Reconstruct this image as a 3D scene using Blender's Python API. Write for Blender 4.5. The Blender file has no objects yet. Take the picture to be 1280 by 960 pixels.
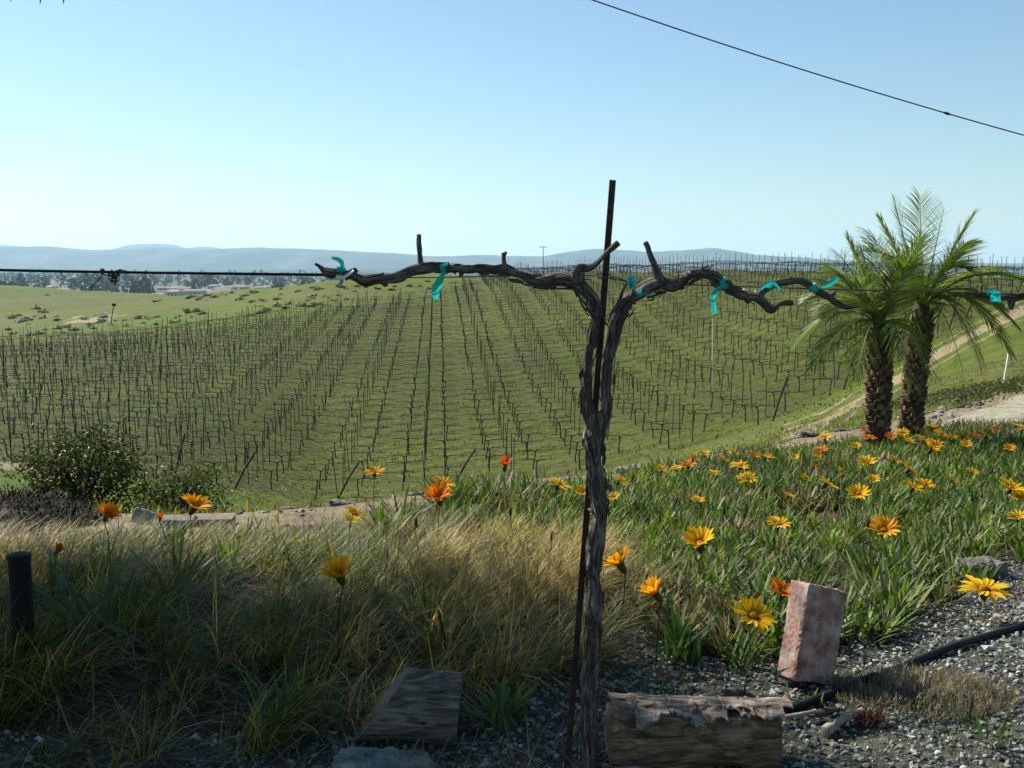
import bpy, math, random
import numpy as np
from mathutils import Vector, Matrix
random.seed(7); RNG = np.random.default_rng(7)
S = bpy.context.scene
COL = S.collection
R = math.radians
# ---------------------------------------------------------------- camera
CZ = 1.0; F = 1256.0; TH = math.atan(145/1256)
cd = bpy.data.cameras.new('camera'); cam = bpy.data.objects.new('camera', cd); COL.objects.link(cam)
cam.location = (0, 0, CZ); cam.rotation_euler = (math.pi/2-TH, 0, 0)
cd.sensor_width = 36; cd.lens = 36*F/1280; cd.clip_start = .05; cd.clip_end = 60000
S.camera = cam
# ---------------------------------------------------------------- sky, sun, exposure
SUN_AZ, SUN_EL = R(-52), R(41)          # azimuth from the view direction (+Y), negative to the left
SD = Vector((math.sin(SUN_AZ)*math.cos(SUN_EL), math.cos(SUN_AZ)*math.cos(SUN_EL), math.sin(SUN_EL)))
w = bpy.data.worlds.new('World'); S.world = w; w.use_nodes = True
nt = w.node_tree; nt.nodes.clear()
sk = nt.nodes.new('ShaderNodeTexSky'); sk.sky_type = 'NISHITA'; sk.sun_disc = False
sk.sun_elevation = SUN_EL; sk.sun_rotation = SUN_AZ; sk.air_density = 1.25; sk.dust_density = 0.3; sk.ozone_density = 1.8; sk.altitude = 300
bg = nt.nodes.new('ShaderNodeBackground'); bg.inputs[1].default_value = 0.056
wo = nt.nodes.new('ShaderNodeOutputWorld'); wb = nt.nodes.new('ShaderNodeMix'); wb.data_type = 'RGBA'; wb.blend_type = 'MULTIPLY'; wb.inputs[0].default_value = 1; wb.inputs[7].default_value = (.87, .985, 1.05, 1)   # the camera's cool white balance
nt.links.new(sk.outputs[0], wb.inputs[6]); nt.links.new(wb.outputs[2], bg.inputs[0]); nt.links.new(bg.outputs[0], wo.inputs[0])
ld = bpy.data.lights.new('sun', 'SUN'); ld.energy = 5.0; ld.angle = R(.5); ld.color = (1, .95, .86)
lo = bpy.data.objects.new('sun', ld); COL.objects.link(lo); lo.location = (0, 0, 40)
lo.rotation_euler = SD.to_track_quat('Z', 'Y').to_euler()
S.view_settings.view_transform = 'Standard'; S.view_settings.look = 'None'; S.view_settings.gamma = 1
S.view_settings.exposure = 1.12
S.cycles.max_bounces = 6; S.cycles.diffuse_bounces = 3; S.cycles.transmission_bounces = 4; S.cycles.transparent_max_bounces = 8; S.cycles.volume_bounces = 1

# ---------------------------------------------------------------- helpers
def P(px, py, y):
    """point at forward distance y that the photograph shows at pixel px, py"""
    a = (px-640)/F; b = (480-py)/F
    c, s = math.cos(TH), math.sin(TH)
    k = y/(c+b*s)
    return Vector((a*k, y, CZ+k*(-s+b*c)))
def zpy(py, y): return P(640, py, y).z
def unproj(x, y, z):
    c, s = math.cos(TH), math.sin(TH)
    d = y*c-(z-CZ)*s; v = y*s+(z-CZ)*c
    d = np.where(np.abs(d) < 1e-3, 1e-3, d)
    return 640+F*x/d, 480-F*v/d
def hash2(i, j, s):
    n = (i.astype(np.int64)*374761393+j.astype(np.int64)*668265263+s*974634777) & 0x7fffffff
    n = ((n ^ (n >> 13))*1274126177) & 0x7fffffff
    return ((n ^ (n >> 16)) & 0xffff)/65535.0
def vnoise(x, y, s=0):
    x = np.asarray(x, float); y = np.asarray(y, float)
    i = np.floor(x).astype(np.int64); j = np.floor(y).astype(np.int64); fx = x-i; fy = y-j
    fx = fx*fx*(3-2*fx); fy = fy*fy*(3-2*fy)
    return ((hash2(i, j, s)*(1-fx)+hash2(i+1, j, s)*fx)*(1-fy)+(hash2(i, j+1, s)*(1-fx)+hash2(i+1, j+1, s)*fx)*fy)
def fbm(x, y, s=0, o=4):
    t = 0; a = .5
    for k in range(o):
        t = t+a*(vnoise(x, y, s+k*17)-.5)*2; x = np.asarray(x)*2.03+5.1; y = np.asarray(y)*2.03+3.7; a *= .5
    return t
def sstep(a, b, x):
    t = np.clip((np.asarray(x, float)-a)/(b-a), 0, 1); return t*t*(3-2*t)

# terrain: distance profiles along directions of view, z from what is seen there
PROF = {
 0:   [('z',.3,0),('z',2.4,0),('z',3,-.04),(4.6,662),(6.2,642),(8,650),(12,620),(25,600),(40,586),(103,432),(150,414),(200,410),(260,396),(330,372),(400,357),(470,357),('z',620,-21),('z',1000,-27)],
 200: [('z',.3,0),('z',2.4,0),('z',3,-.04),(4.6,660),(6.3,640),(9,655),(14,640),(36,604),(43,600),(117,418),(165,398),(230,371),('z',300,-12),('z',400,-10.2),('z',500,-13.5),('z',700,-23),('z',1000,-27)],
 300: [('z',.3,0),('z',2.4,0),('z',3,-.04),(4.6,657),(6.3,637),(9,662),(14,655),(46,613),(120,403),(170,378),(215,362),('z',300,-12),('z',420,-20),('z',1000,-27)],
 400: [('z',.3,0),('z',2.4,0),('z',3,-.04),(4.9,652),(6.6,631),(10,660),(16,652),(48,624),(126,389),(185,352),('z',260,-8),('z',400,-20),('z',1000,-27)],
 540: [('z',.3,0),('z',2.4,0),('z',3,-.04),(5.7,632),(7.2,614),(11,640),(18,640),(47,613),(70,499),(141,371),(188,341),('z',260,-6),('z',420,-20),('z',1000,-27)],
 640: [('z',.3,0),('z',2.4,0),('z',3,-.04),(6.6,616),(7.8,600),(12,625),(18,625),(46,600),(70,492),(158,343),('z',230,-5),('z',420,-20),('z',1000,-27)],
 760: [('z',.3,0),('z',2.4,0),('z',3,-.04),(7.3,606),(8.5,590),(12,610),(18,605),(46,582),(70,478),(140,338),('z',200,-4),('z',400,-20),('z',1000,-27)],
 900: [('z',.3,0),('z',2.4,0),('z',3,-.05),(8.4,585),(9.8,567),(13,588),(20,575),(46,548),(70,450),(116,337),('z',170,-4),('z',400,-20),('z',1000,-27)],
 1000:[('z',.3,0),('z',2.4,0),('z',3,-.06),(9.2,570),(11,550),(15,552),(25,537),(48,515),(106,338),('z',160,-4),('z',400,-20),('z',1000,-27)],
 1100:[('z',.3,0),('z',2.4,0),('z',3,-.06),(10,556),(12.5,532),(20,515),(30,496),(50,470),(97,341),('z',150,-4),('z',400,-20),('z',1000,-27)],
 1280:[('z',.3,0),('z',2.4,0),('z',3,-.06),(10.5,545),(13,524),(17,488),(21,478),(30,455),(45,416),(60,392),(87,346),('z',140,-4),('z',400,-20),('z',1000,-27)],
}
def pchip(xs, ys, x):
    xs = np.array(xs); ys = np.array(ys); h = np.diff(xs); d = np.diff(ys)/h; m = np.zeros(len(xs))
    m[0] = d[0]; m[-1] = d[-1]
    for i in range(1, len(xs)-1):
        if d[i-1]*d[i] > 0:
            w1 = 2*h[i]+h[i-1]; w2 = h[i]+2*h[i-1]; m[i] = (w1+w2)/(w1/d[i-1]+w2/d[i])
    k = np.clip(np.searchsorted(xs, x)-1, 0, len(h)-1); t = (np.clip(x, xs[0], xs[-1])-xs[k])/h[k]
    return ((1+2*t)*(1-t)**2*ys[k]+t*(1-t)**2*h[k]*m[k]+t*t*(3-2*t)*ys[k+1]+t*t*(t-1)*h[k]*m[k+1])
LD = np.linspace(math.log(.3), math.log(1000), 800)
pk = sorted(PROF); tab0 = []
for k in pk:
    xs = []; zs = []
    for a in PROF[k]:
        if a[0] == 'z': xs.append(math.log(a[1])); zs.append(a[2])
        else: xs.append(math.log(a[0])); zs.append(zpy(a[1], a[0]))
    tab0.append(pchip(xs, zs, LD))
tab0 = np.array(tab0)
UX = np.linspace(-100, 1400, 301)
TAB = np.array([np.interp(UX, pk, tab0[:, j]) for j in range(len(LD))]).T
ker = np.exp(-np.linspace(-2, 2, 19)**2); ker /= ker.sum()
pad = np.vstack([np.repeat(TAB[:1], 9, 0), TAB, np.repeat(TAB[-1:], 9, 0)])
TAB = np.array([np.convolve(pad[:, j], ker, 'valid') for j in range(TAB.shape[1])]).T
def H(x, y):
    x = np.asarray(x, float); y = np.asarray(y, float)
    r = np.hypot(x, y)+1e-6; az = np.arctan2(x, y)
    am = math.atan(760/1264.)
    ac = np.clip(az, -am, am)
    d = r*np.cos(ac); u = 640+1264*np.tan(ac)
    i = np.clip((u-UX[0])/(UX[1]-UX[0]), 0, len(UX)-1.001); ii = i.astype(int); fi = i-ii
    j = np.clip((np.log(np.maximum(d, .3))-LD[0])/(LD[1]-LD[0]), 0, len(LD)-1.001); jj = j.astype(int); fj = j-jj
    z = (TAB[ii, jj]*(1-fi)+TAB[ii+1, jj]*fi)*(1-fj)+(TAB[ii, jj+1]*(1-fi)+TAB[ii+1, jj+1]*fi)*fj
    back = sstep(R(75), R(125), np.abs(az)); z = z*(1-back)+np.minimum(0, -0.02*np.maximum(r-20, 0)).clip(-27, 0)*back
    z = z+fbm(x*1.1, y*1.1, 3, 4)*.035*sstep(1.5, 6, r)
    z = z+fbm(x*.09, y*.09, 9, 3)*.35*sstep(30, 70, r)+fbm(x*.02, y*.02, 29, 3)*1.8*sstep(180, 400, r)
    z = z+fbm(x*5, y*5, 41, 3)*.012*(r < 14)
    return z
def hz(x, y): return float(H(np.array([x]), np.array([y]))[0])
def ground_at(px, py, h=0.0, dmin=1.2, dmax=600):
    """first place along the line of sight where it is h above the ground"""
    ys = np.exp(np.linspace(math.log(dmin), math.log(dmax), 900))
    a = P(px, py, 1.0); dx = a.x; dz = a.z-CZ
    xs = ys*dx; zs = CZ+ys*dz; g = zs-H(xs, ys)-h
    k = np.where(g <= 0)[0]
    y = ys[k[0]] if len(k) else ys[np.argmin(g)]
    return Vector((y*dx, y, CZ+y*dz))
def tag(o, label=None, cat=None, group=None, kind=None):
    if label: o['label'] = label
    if cat: o['category'] = cat
    if group: o['group'] = group
    if kind: o['kind'] = kind
    return o
def empty(name, loc, label, cat, group=None):
    o = bpy.data.objects.new(name, None); COL.objects.link(o); o.location = loc; o.empty_display_size = .1
    return tag(o, label, cat, group)
class MB:
    def __init__(s): s.v = []; s.f = {}; s.n = 0; s.c = []; s.uv = []; s.hasc = False; s.hasuv = False
    def add(s, v, f, c=None, uv=None):
        v = np.asarray(v, float).reshape(-1, 3); f = np.asarray(f, np.int64)
        s.v.append(v); s.f.setdefault(f.shape[1], []).append(f+s.n); s.n += len(v)
        if c is None: c = np.ones((len(v), 3))*.5
        else: s.hasc = True; c = np.broadcast_to(np.asarray(c, float), (len(v), 3))
        s.c.append(c)
        if uv is None: uv = np.zeros((len(v), 2))
        else: s.hasuv = True
        s.uv.append(np.asarray(uv, float))
        return s
    def mesh(s, name, mats, smooth=False):
        me = bpy.data.meshes.new(name)
        v = np.vstack(s.v).astype(np.float32); me.vertices.add(len(v)); me.vertices.foreach_set('co', v.ravel())
        loops = []; tot = []
        for k in sorted(s.f):
            a = np.vstack(s.f[k]); loops.append(a.ravel()); tot.append(np.full(len(a), k))
        lp = np.concatenate(loops).astype(np.int32); tot = np.concatenate(tot).astype(np.int32)
        st = np.concatenate([[0], np.cumsum(tot)[:-1]]).astype(np.int32)
        me.loops.add(len(lp)); me.loops.foreach_set('vertex_index', lp)
        me.polygons.add(len(tot)); me.polygons.foreach_set('loop_start', st); me.polygons.foreach_set('loop_total', tot)
        me.polygons.foreach_set('use_smooth', np.full(len(tot), smooth))
        me.update(calc_edges=True)
        if s.hasc:
            c = np.vstack(s.c); a = me.color_attributes.new('col', 'FLOAT_COLOR', 'POINT')
            a.data.foreach_set('color', np.hstack([c, np.ones((len(c), 1))]).astype(np.float32).ravel())
        if s.hasuv:
            u = np.vstack(s.uv)[lp]; l = me.uv_layers.new(name='uv'); l.data.foreach_set('uv', u.astype(np.float32).ravel())
        for m in (mats if isinstance(mats, (list, tuple)) else [mats]): me.materials.append(m)
        return me
    def build(s, name, mat, parent=None, smooth=False, local=False):
        o = bpy.data.objects.new(name, s.mesh(name, mat, smooth)); COL.objects.link(o)
        if parent:
            o.parent = parent
            if not local:
                p = parent; off = Vector(p.location)
                while p.parent: p = p.parent; off += Vector(p.location)
                o.location = -off
        return o
def link(name, me, parent=None, loc=(0, 0, 0), rot=None, scale=None):
    o = bpy.data.objects.new(name, me); COL.objects.link(o); o.location = loc
    if rot is not None: o.rotation_euler = rot
    if scale is not None: o.scale = scale
    if parent: o.parent = parent
    return o
def copy_tree(o, parent=None):
    c = o.copy(); COL.objects.link(c)
    if parent: c.parent = parent
    for ch in o.children: copy_tree(ch, c)
    return c

# geometry generators ------------------------------------------------------
def catmull(pts, rad, step):
    pts = np.array([list(p) for p in pts], float); rad = np.array(rad, float)
    e0 = 2*pts[0]-pts[1]; e1 = 2*pts[-1]-pts[-2]; q = np.vstack([e0, pts, e1]); rr = np.concatenate([[rad[0]], rad, [rad[-1]]])
    out = []; ro = []
    for i in range(len(pts)-1):
        n = max(1, int(np.linalg.norm(pts[i+1]-pts[i])/step))
        t = np.arange(n)[:, None]/n
        a, b, c, d = q[i], q[i+1], q[i+2], q[i+3]
        out.append(.5*((2*b)+(-a+c)*t+(2*a-5*b+4*c-d)*t**2+(-a+3*b-3*c+d)*t**3))
        tt = t[:, 0]; s3 = tt*tt*(3-2*tt); ro.append(rr[i+1]*(1-s3)+rr[i+2]*s3)
    out.append(pts[-1:]); ro.append(rad[-1:])
    return np.vstack(out), np.concatenate(ro)
def tube(mb, pts, rad, seg=8, step=None, rough=0., lump=0., seed=0, twist=0., col=None, cap=True, ridges=9, vs=20., flat=1.0):
    if np.isscalar(rad): rad = [rad]*len(pts)
    if step: p, r = catmull(pts, rad, step)
    else: p = np.array([list(q) for q in pts], float); r = np.array(rad, float)
    n = len(p); t = np.gradient(p, axis=0); t /= np.linalg.norm(t, axis=1)[:, None]+1e-12
    ref = np.array([0, 1., 0]) if abs(t[0][1]) < .9 else np.array([1., 0, 0])
    u = np.cross(t[0], ref); u /= np.linalg.norm(u); U = []
    for i in range(n):
        u = u-t[i]*np.dot(u, t[i]); u /= np.linalg.norm(u); U.append(u)
    U = np.array(U); V = np.cross(t, U)
    L = np.concatenate([[0], np.cumsum(np.linalg.norm(np.diff(p, axis=0), axis=1))])
    a = np.linspace(0, 2*math.pi, seg, endpoint=False)
    A = a[None, :]+(twist*L)[:, None]; ca, sa = np.cos(a)[None, :], np.sin(a)[None, :]
    rr = np.repeat(r[:, None], seg, 1)
    if rough or lump:
        uu = (A/(2*math.pi)) % 1.0*ridges; LL = np.repeat(L[:, None], seg, 1)
        m = min(1., 1.)
        n1 = vnoise(uu, LL*vs, seed); n1b = vnoise(uu-ridges, LL*vs, seed); wq = sstep(.85, 1, uu/ridges)
        n1 = n1*(1-wq)+n1b*wq
        n2 = vnoise(np.cos(A)*1.3+7, np.sin(A)*1.3+LL*25, seed+5)
        n3 = vnoise(np.cos(A)*3.1+7+LL*30, np.sin(A)*3.1+LL*60, seed+8)
        rr = rr*(1+rough*(np.abs(n1-.5)*4-1)+lump*(n2-.5)*2+rough*.5*(n3-.5))
    vv = p[:, None, :]+U[:, None, :]*(ca*rr)[:, :, None]+V[:, None, :]*(sa*rr*flat)[:, :, None]
    i = np.arange(n-1)[:, None]*seg; j = np.arange(seg)[None, :]; j2 = (j+1) % seg
    f = np.stack([i+j, i+j2, i+seg+j2, i+seg+j], -1).reshape(-1, 4)
    uv = np.stack([np.repeat(L[:, None], seg, 1), np.repeat(a[None, :]/(2*math.pi), n, 0)], -1).reshape(-1, 2)
    base = mb.n; mb.add(vv.reshape(-1, 3), f, col, uv)
    if cap:
        for e, o in ((0, 0), (n-1, (n-1)*seg)):
            c = p[e]; ring = vv[e]; vs_ = np.vstack([ring, c[None]+t[e]*(r[e]*.15*(1 if e else -1))])
            fa = np.array([[k, (k+1) % seg, seg] for k in range(seg)])
            if e == 0: fa = fa[:, ::-1]
            mb.add(vs_, fa, col, np.zeros((seg+1, 2)))
    return mb
def blades(mb, root, az, lean, curv, length, width, col, segs=3, tipw=.15, belly=.35, colvar_tip=None, facing=None):
    """n curved strips; root (n,3); az heading; lean start angle from vertical; curv added over the length"""
    n = len(root); t = np.linspace(0, 1, segs+1)
    phi = lean[:, None]+curv[:, None]*t[None, :]
    ds = (length/segs)[:, None]
    hx = np.concatenate([np.zeros((n, 1)), np.cumsum(np.sin((phi[:, 1:]+phi[:, :-1])/2)*ds, 1)], 1)
    hzz = np.concatenate([np.zeros((n, 1)), np.cumsum(np.cos((phi[:, 1:]+phi[:, :-1])/2)*ds, 1)], 1)
    dx, dy = np.sin(az)[:, None], np.cos(az)[:, None]
    cx = root[:, 0:1]+hx*dx; cy = root[:, 1:2]+hx*dy; cz = root[:, 2:3]+hzz
    fa = az+math.pi/2 if facing is None else facing
    wx, wy = np.sin(fa)[:, None], np.cos(fa)[:, None]
    wp = np.where(t < belly, .55+.45*t/belly, 1-(1-tipw)*((t-belly)/(1-belly))**1.5)[None, :]*width[:, None]/2
    L = np.stack([cx-wx*wp, cy-wy*wp, cz], -1); Rr = np.stack([cx+wx*wp, cy+wy*wp, cz], -1)
    v = np.stack([L, Rr], 2).reshape(-1, 3)
    b = (np.arange(n)*(segs+1)*2)[:, None]; k = np.arange(segs)[None, :]*2
    f = np.stack([b+k, b+k+1, b+k+3, b+k+2], -1).reshape(-1, 4)
    c = np.repeat(np.asarray(col)[:, None, :], (segs+1)*2, 1)
    if colvar_tip is not None:
        tt = np.repeat(t, 2)[None, :, None]**1.5; c = c*(1-tt)+np.asarray(colvar_tip)[:, None, :]*tt
    mb.add(v, f, c.reshape(-1, 3)); return mb
def leafcloud(mb, cen, size, cols, seed=0, aspect=.45, jitter=.25, up=.3):
    """small two-triangle folded leaves at points cen"""
    r = np.random.default_rng(seed); n = len(cen)
    d = r.normal(size=(n, 3)); d[:, 2] += up; d /= np.linalg.norm(d, axis=1)[:, None]
    s = np.cross(d, r.normal(size=(n, 3))); s /= np.linalg.norm(s, axis=1)[:, None]+1e-9
    nn = np.cross(d, s); L = (size*(1+jitter*r.normal(size=n)).clip(.5, 1.7))[:, None]
    w_ = L*aspect
    v = np.stack([cen-d*L*.5, cen+s*w_*.5+nn*L*.08, cen+d*L*.5, cen-s*w_*.5+nn*L*.08], 1).reshape(-1, 3)
    b = (np.arange(n)*4)[:, None]; f = np.concatenate([b+np.array([[0, 1, 2]]), b+np.array([[0, 2, 3]])], 0)
    mb.add(v, f, np.repeat(cols, 4, 0)); return mb
def clump_points(n, nclump, cr, rad, seed, shell=.55):
    r = np.random.default_rng(seed)
    c = r.normal(size=(nclump, 3)); c /= np.linalg.norm(c, axis=1)[:, None]; c *= (shell+(1-shell)*r.random((nclump, 1))**.6)
    k = r.integers(0, nclump, n)
    p = c[k]*np.array(rad)+r.normal(size=(n, 3))*cr*(.6+.8*r.random((nclump, 1))[k])
    return p, k
ICO = None
def ico():
    global ICO
    if ICO is None:
        t = (1+5**.5)/2
        v = np.array([(-1,t,0),(1,t,0),(-1,-t,0),(1,-t,0),(0,-1,t),(0,1,t),(0,-1,-t),(0,1,-t),(t,0,-1),(t,0,1),(-t,0,-1),(-t,0,1)], float)
        v /= np.linalg.norm(v[0])
        f = np.array([(0,11,5),(0,5,1),(0,1,7),(0,7,10),(0,10,11),(1,5,9),(5,11,4),(11,10,2),(10,7,6),(7,1,8),(3,9,4),(3,4,2),(3,2,6),(3,6,8),(3,8,9),(4,9,5),(2,4,11),(6,2,10),(8,6,7),(9,8,1)])
        ICO = (v, f)
    return ICO
def stones(mb, cen, size, cols, seed=0, flat=.55):
    r = np.random.default_rng(seed); v0, f0 = ico(); n = len(cen)
    q = r.normal(size=(n, 4)); q /= np.linalg.norm(q, axis=1)[:, None]; a, b, c, d = q.T
    M = np.array([[1-2*(c*c+d*d), 2*(b*c-a*d), 2*(b*d+a*c)], [2*(b*c+a*d), 1-2*(b*b+d*d), 2*(c*d-a*b)], [2*(b*d-a*c), 2*(c*d+a*b), 1-2*(b*b+c*c)]]).transpose(2, 0, 1)
    sc = np.stack([.7+.6*r.random(n), .7+.5*r.random(n), .4+.4*r.random(n)], 1)
    vv = v0[None]*(1+.25*r.normal(size=(n, 12, 1)).clip(-1, 1))*sc[:, None, :]*size[:, None, None]
    vv = np.einsum('nij,nkj->nki', M, vv); vv[:, :, 2] *= flat+.25
    vv += cen[:, None, :]
    f = (np.arange(n)*12)[:, None, None]+f0[None]
    mb.add(vv.reshape(-1, 3), f.reshape(-1, 3), np.repeat(cols, 12, 0)); return mb
def box(mb, c, s, rz=0, col=None, top=None):
    x, y, z = s[0]/2, s[1]/2, s[2]/2; t = 1 if top is None else top
    v = np.array([(-x,-y,-z),(x,-y,-z),(x,y,-z),(-x,y,-z),(-x*t,-y*t,z),(x*t,-y*t,z),(x*t,y*t,z),(-x*t,y*t,z)])
    ca, sa = math.cos(rz), math.sin(rz); v = np.stack([v[:, 0]*ca-v[:, 1]*sa, v[:, 0]*sa+v[:, 1]*ca, v[:, 2]], 1)+np.array(c)
    mb.add(v, [(0,3,2,1),(4,5,6,7),(0,1,5,4),(1,2,6,5),(2,3,7,6),(3,0,4,7)], col); return mb

# materials ------------------------------------------------------------------
def newmat(name):
    m = bpy.data.materials.new(name); m.use_nodes = True; t = m.node_tree; t.nodes.clear()
    return m, t, (lambda ty, **k: _n(t, ty, k))
def _n(t, ty, k):
    n = t.nodes.new('ShaderNode'+ty)
    for a, b in k.items():
        if a.startswith('i_'):
            key = a[2:]; key = int(key) if key.isdigit() else key
            n.inputs[key].default_value = b
        else: setattr(n, a, b)
    return n
def c4(c): return (c[0], c[1], c[2], 1)
def ramp(t, N, src, stops):
    r = N('ValToRGB'); e = r.color_ramp.elements
    while len(e) > 1: e.remove(e[-1])
    e[0].position = stops[0][0]; e[0].color = c4(stops[0][1])
    for p, c in stops[1:]:
        x = e.new(p); x.color = c4(c)
    t.links.new(src, r.inputs[0]); return r.outputs[0]
def simple(name, stops, scale=20, rough=.8, bump=.3, bdist=.005, detail=6, stretch=None, coord='Object', spec=.3, metal=0, bscale=None, distort=0.):
    m, t, N = newmat(name); tc = N('TexCoord'); src = tc.outputs[coord]
    if stretch:
        mp = N('Mapping'); mp.inputs['Scale'].default_value = stretch; t.links.new(src, mp.inputs[0]); src = mp.outputs[0]
    nz = N('TexNoise', i_Scale=scale, i_Detail=detail, i_Roughness=.65, i_Distortion=distort); t.links.new(src, nz.inputs['Vector'])
    b = N('BsdfPrincipled', i_Roughness=rough, i_Metallic=metal); b.inputs['Specular IOR Level'].default_value = spec
    t.links.new(ramp(t, N, nz.outputs[0], stops), b.inputs[0])
    if bump:
        n2 = N('TexNoise', i_Scale=(bscale or scale*2.3), i_Detail=8, i_Roughness=.7); t.links.new(src, n2.inputs['Vector'])
        bp = N('Bump', i_Strength=bump, i_Distance=bdist); t.links.new(n2.outputs[0], bp.inputs['Height']); t.links.new(bp.outputs[0], b.inputs['Normal'])
    o = N('OutputMaterial'); t.links.new(b.outputs[0], o.inputs[0]); return m
def leafmat(name, trans=.35, rough=.5, spec=.25, tint=(1.15, 1.2, .6)):
    m, t, N = newmat(name); a = N('Attribute', attribute_name='col')
    b = N('BsdfPrincipled', i_Roughness=rough); b.inputs['Specular IOR Level'].default_value = spec; t.links.new(a.outputs[0], b.inputs[0])
    tl = N('BsdfTranslucent'); mx = N('Mix', data_type='RGBA', blend_type='MULTIPLY'); mx.inputs[0].default_value = 1
    t.links.new(a.outputs[0], mx.inputs[6]); mx.inputs[7].default_value = c4(tint); t.links.new(mx.outputs[2], tl.inputs[0])
    ms = N('MixShader'); ms.inputs[0].default_value = trans; t.links.new(b.outputs[0], ms.inputs[1]); t.links.new(tl.outputs[0], ms.inputs[2])
    o = N('OutputMaterial'); t.links.new(ms.outputs[0], o.inputs[0]); return m
def attrmat(name, rough=.85, bump=.3, scale=60, spec=.25, var=.35, bdist=.004):
    m, t, N = newmat(name); a = N('Attribute', attribute_name='col'); tc = N('TexCoord')
    nz = N('TexNoise', i_Scale=scale, i_Detail=6, i_Roughness=.7); t.links.new(tc.outputs['Object'], nz.inputs['Vector'])
    mr = N('MapRange', i_1=.25, i_2=.75, i_3=1-var, i_4=1+var); t.links.new(nz.outputs[0], mr.inputs[0])
    mx = N('VectorMath', operation='SCALE'); t.links.new(a.outputs[0], mx.inputs[0]); t.links.new(mr.outputs[0], mx.inputs['Scale'])
    b = N('BsdfPrincipled', i_Roughness=rough); b.inputs['Specular IOR Level'].default_value = spec; t.links.new(mx.outputs[0], b.inputs[0])
    bp = N('Bump', i_Strength=bump, i_Distance=bdist); t.links.new(nz.outputs[0], bp.inputs['Height']); t.links.new(bp.outputs[0], b.inputs['Normal'])
    o = N('OutputMaterial'); t.links.new(b.outputs[0], o.inputs[0]); return m
def barkmat():
    m, t, N = newmat('vine_bark'); uv = N('UVMap'); uv.uv_map = 'uv'
    mp = N('Mapping'); mp.inputs['Scale'].default_value = (14, 9, 1); t.links.new(uv.outputs[0], mp.inputs[0])
    nz = N('TexNoise', i_Scale=1.6, i_Detail=8, i_Roughness=.75, i_Distortion=.8); t.links.new(mp.outputs[0], nz.inputs['Vector'])
    tc = N('TexCoord'); n2 = N('TexNoise', i_Scale=14, i_Detail=4); t.links.new(tc.outputs['Object'], n2.inputs['Vector'])
    ca = ramp(t, N, nz.outputs[0], [(.36, (.014, .011, .010)), (.46, (.07, .058, .048)), (.54, (.18, .155, .13)), (.66, (.38, .345, .30))])
    cb = ramp(t, N, n2.outputs[0], [(.4, (1, 1, 1)), (.65, (.72, .62, .55))])
    mx = N('Mix', data_type='RGBA', blend_type='MULTIPLY'); mx.inputs[0].default_value = .8; t.links.new(ca, mx.inputs[6]); t.links.new(cb, mx.inputs[7])
    b = N('BsdfPrincipled', i_Roughness=.9); b.inputs['Specular IOR Level'].default_value = .2; t.links.new(mx.outputs[2], b.inputs[0])
    bp = N('Bump', i_Strength=1.0, i_Distance=.006); t.links.new(nz.outputs[0], bp.inputs['Height']); t.links.new(bp.outputs[0], b.inputs['Normal'])
    o = N('OutputMaterial'); t.links.new(b.outputs[0], o.inputs[0]); return m
ROW_A = R(4.17); ROW_S = 2.0; ROW_0 = 0.0
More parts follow.
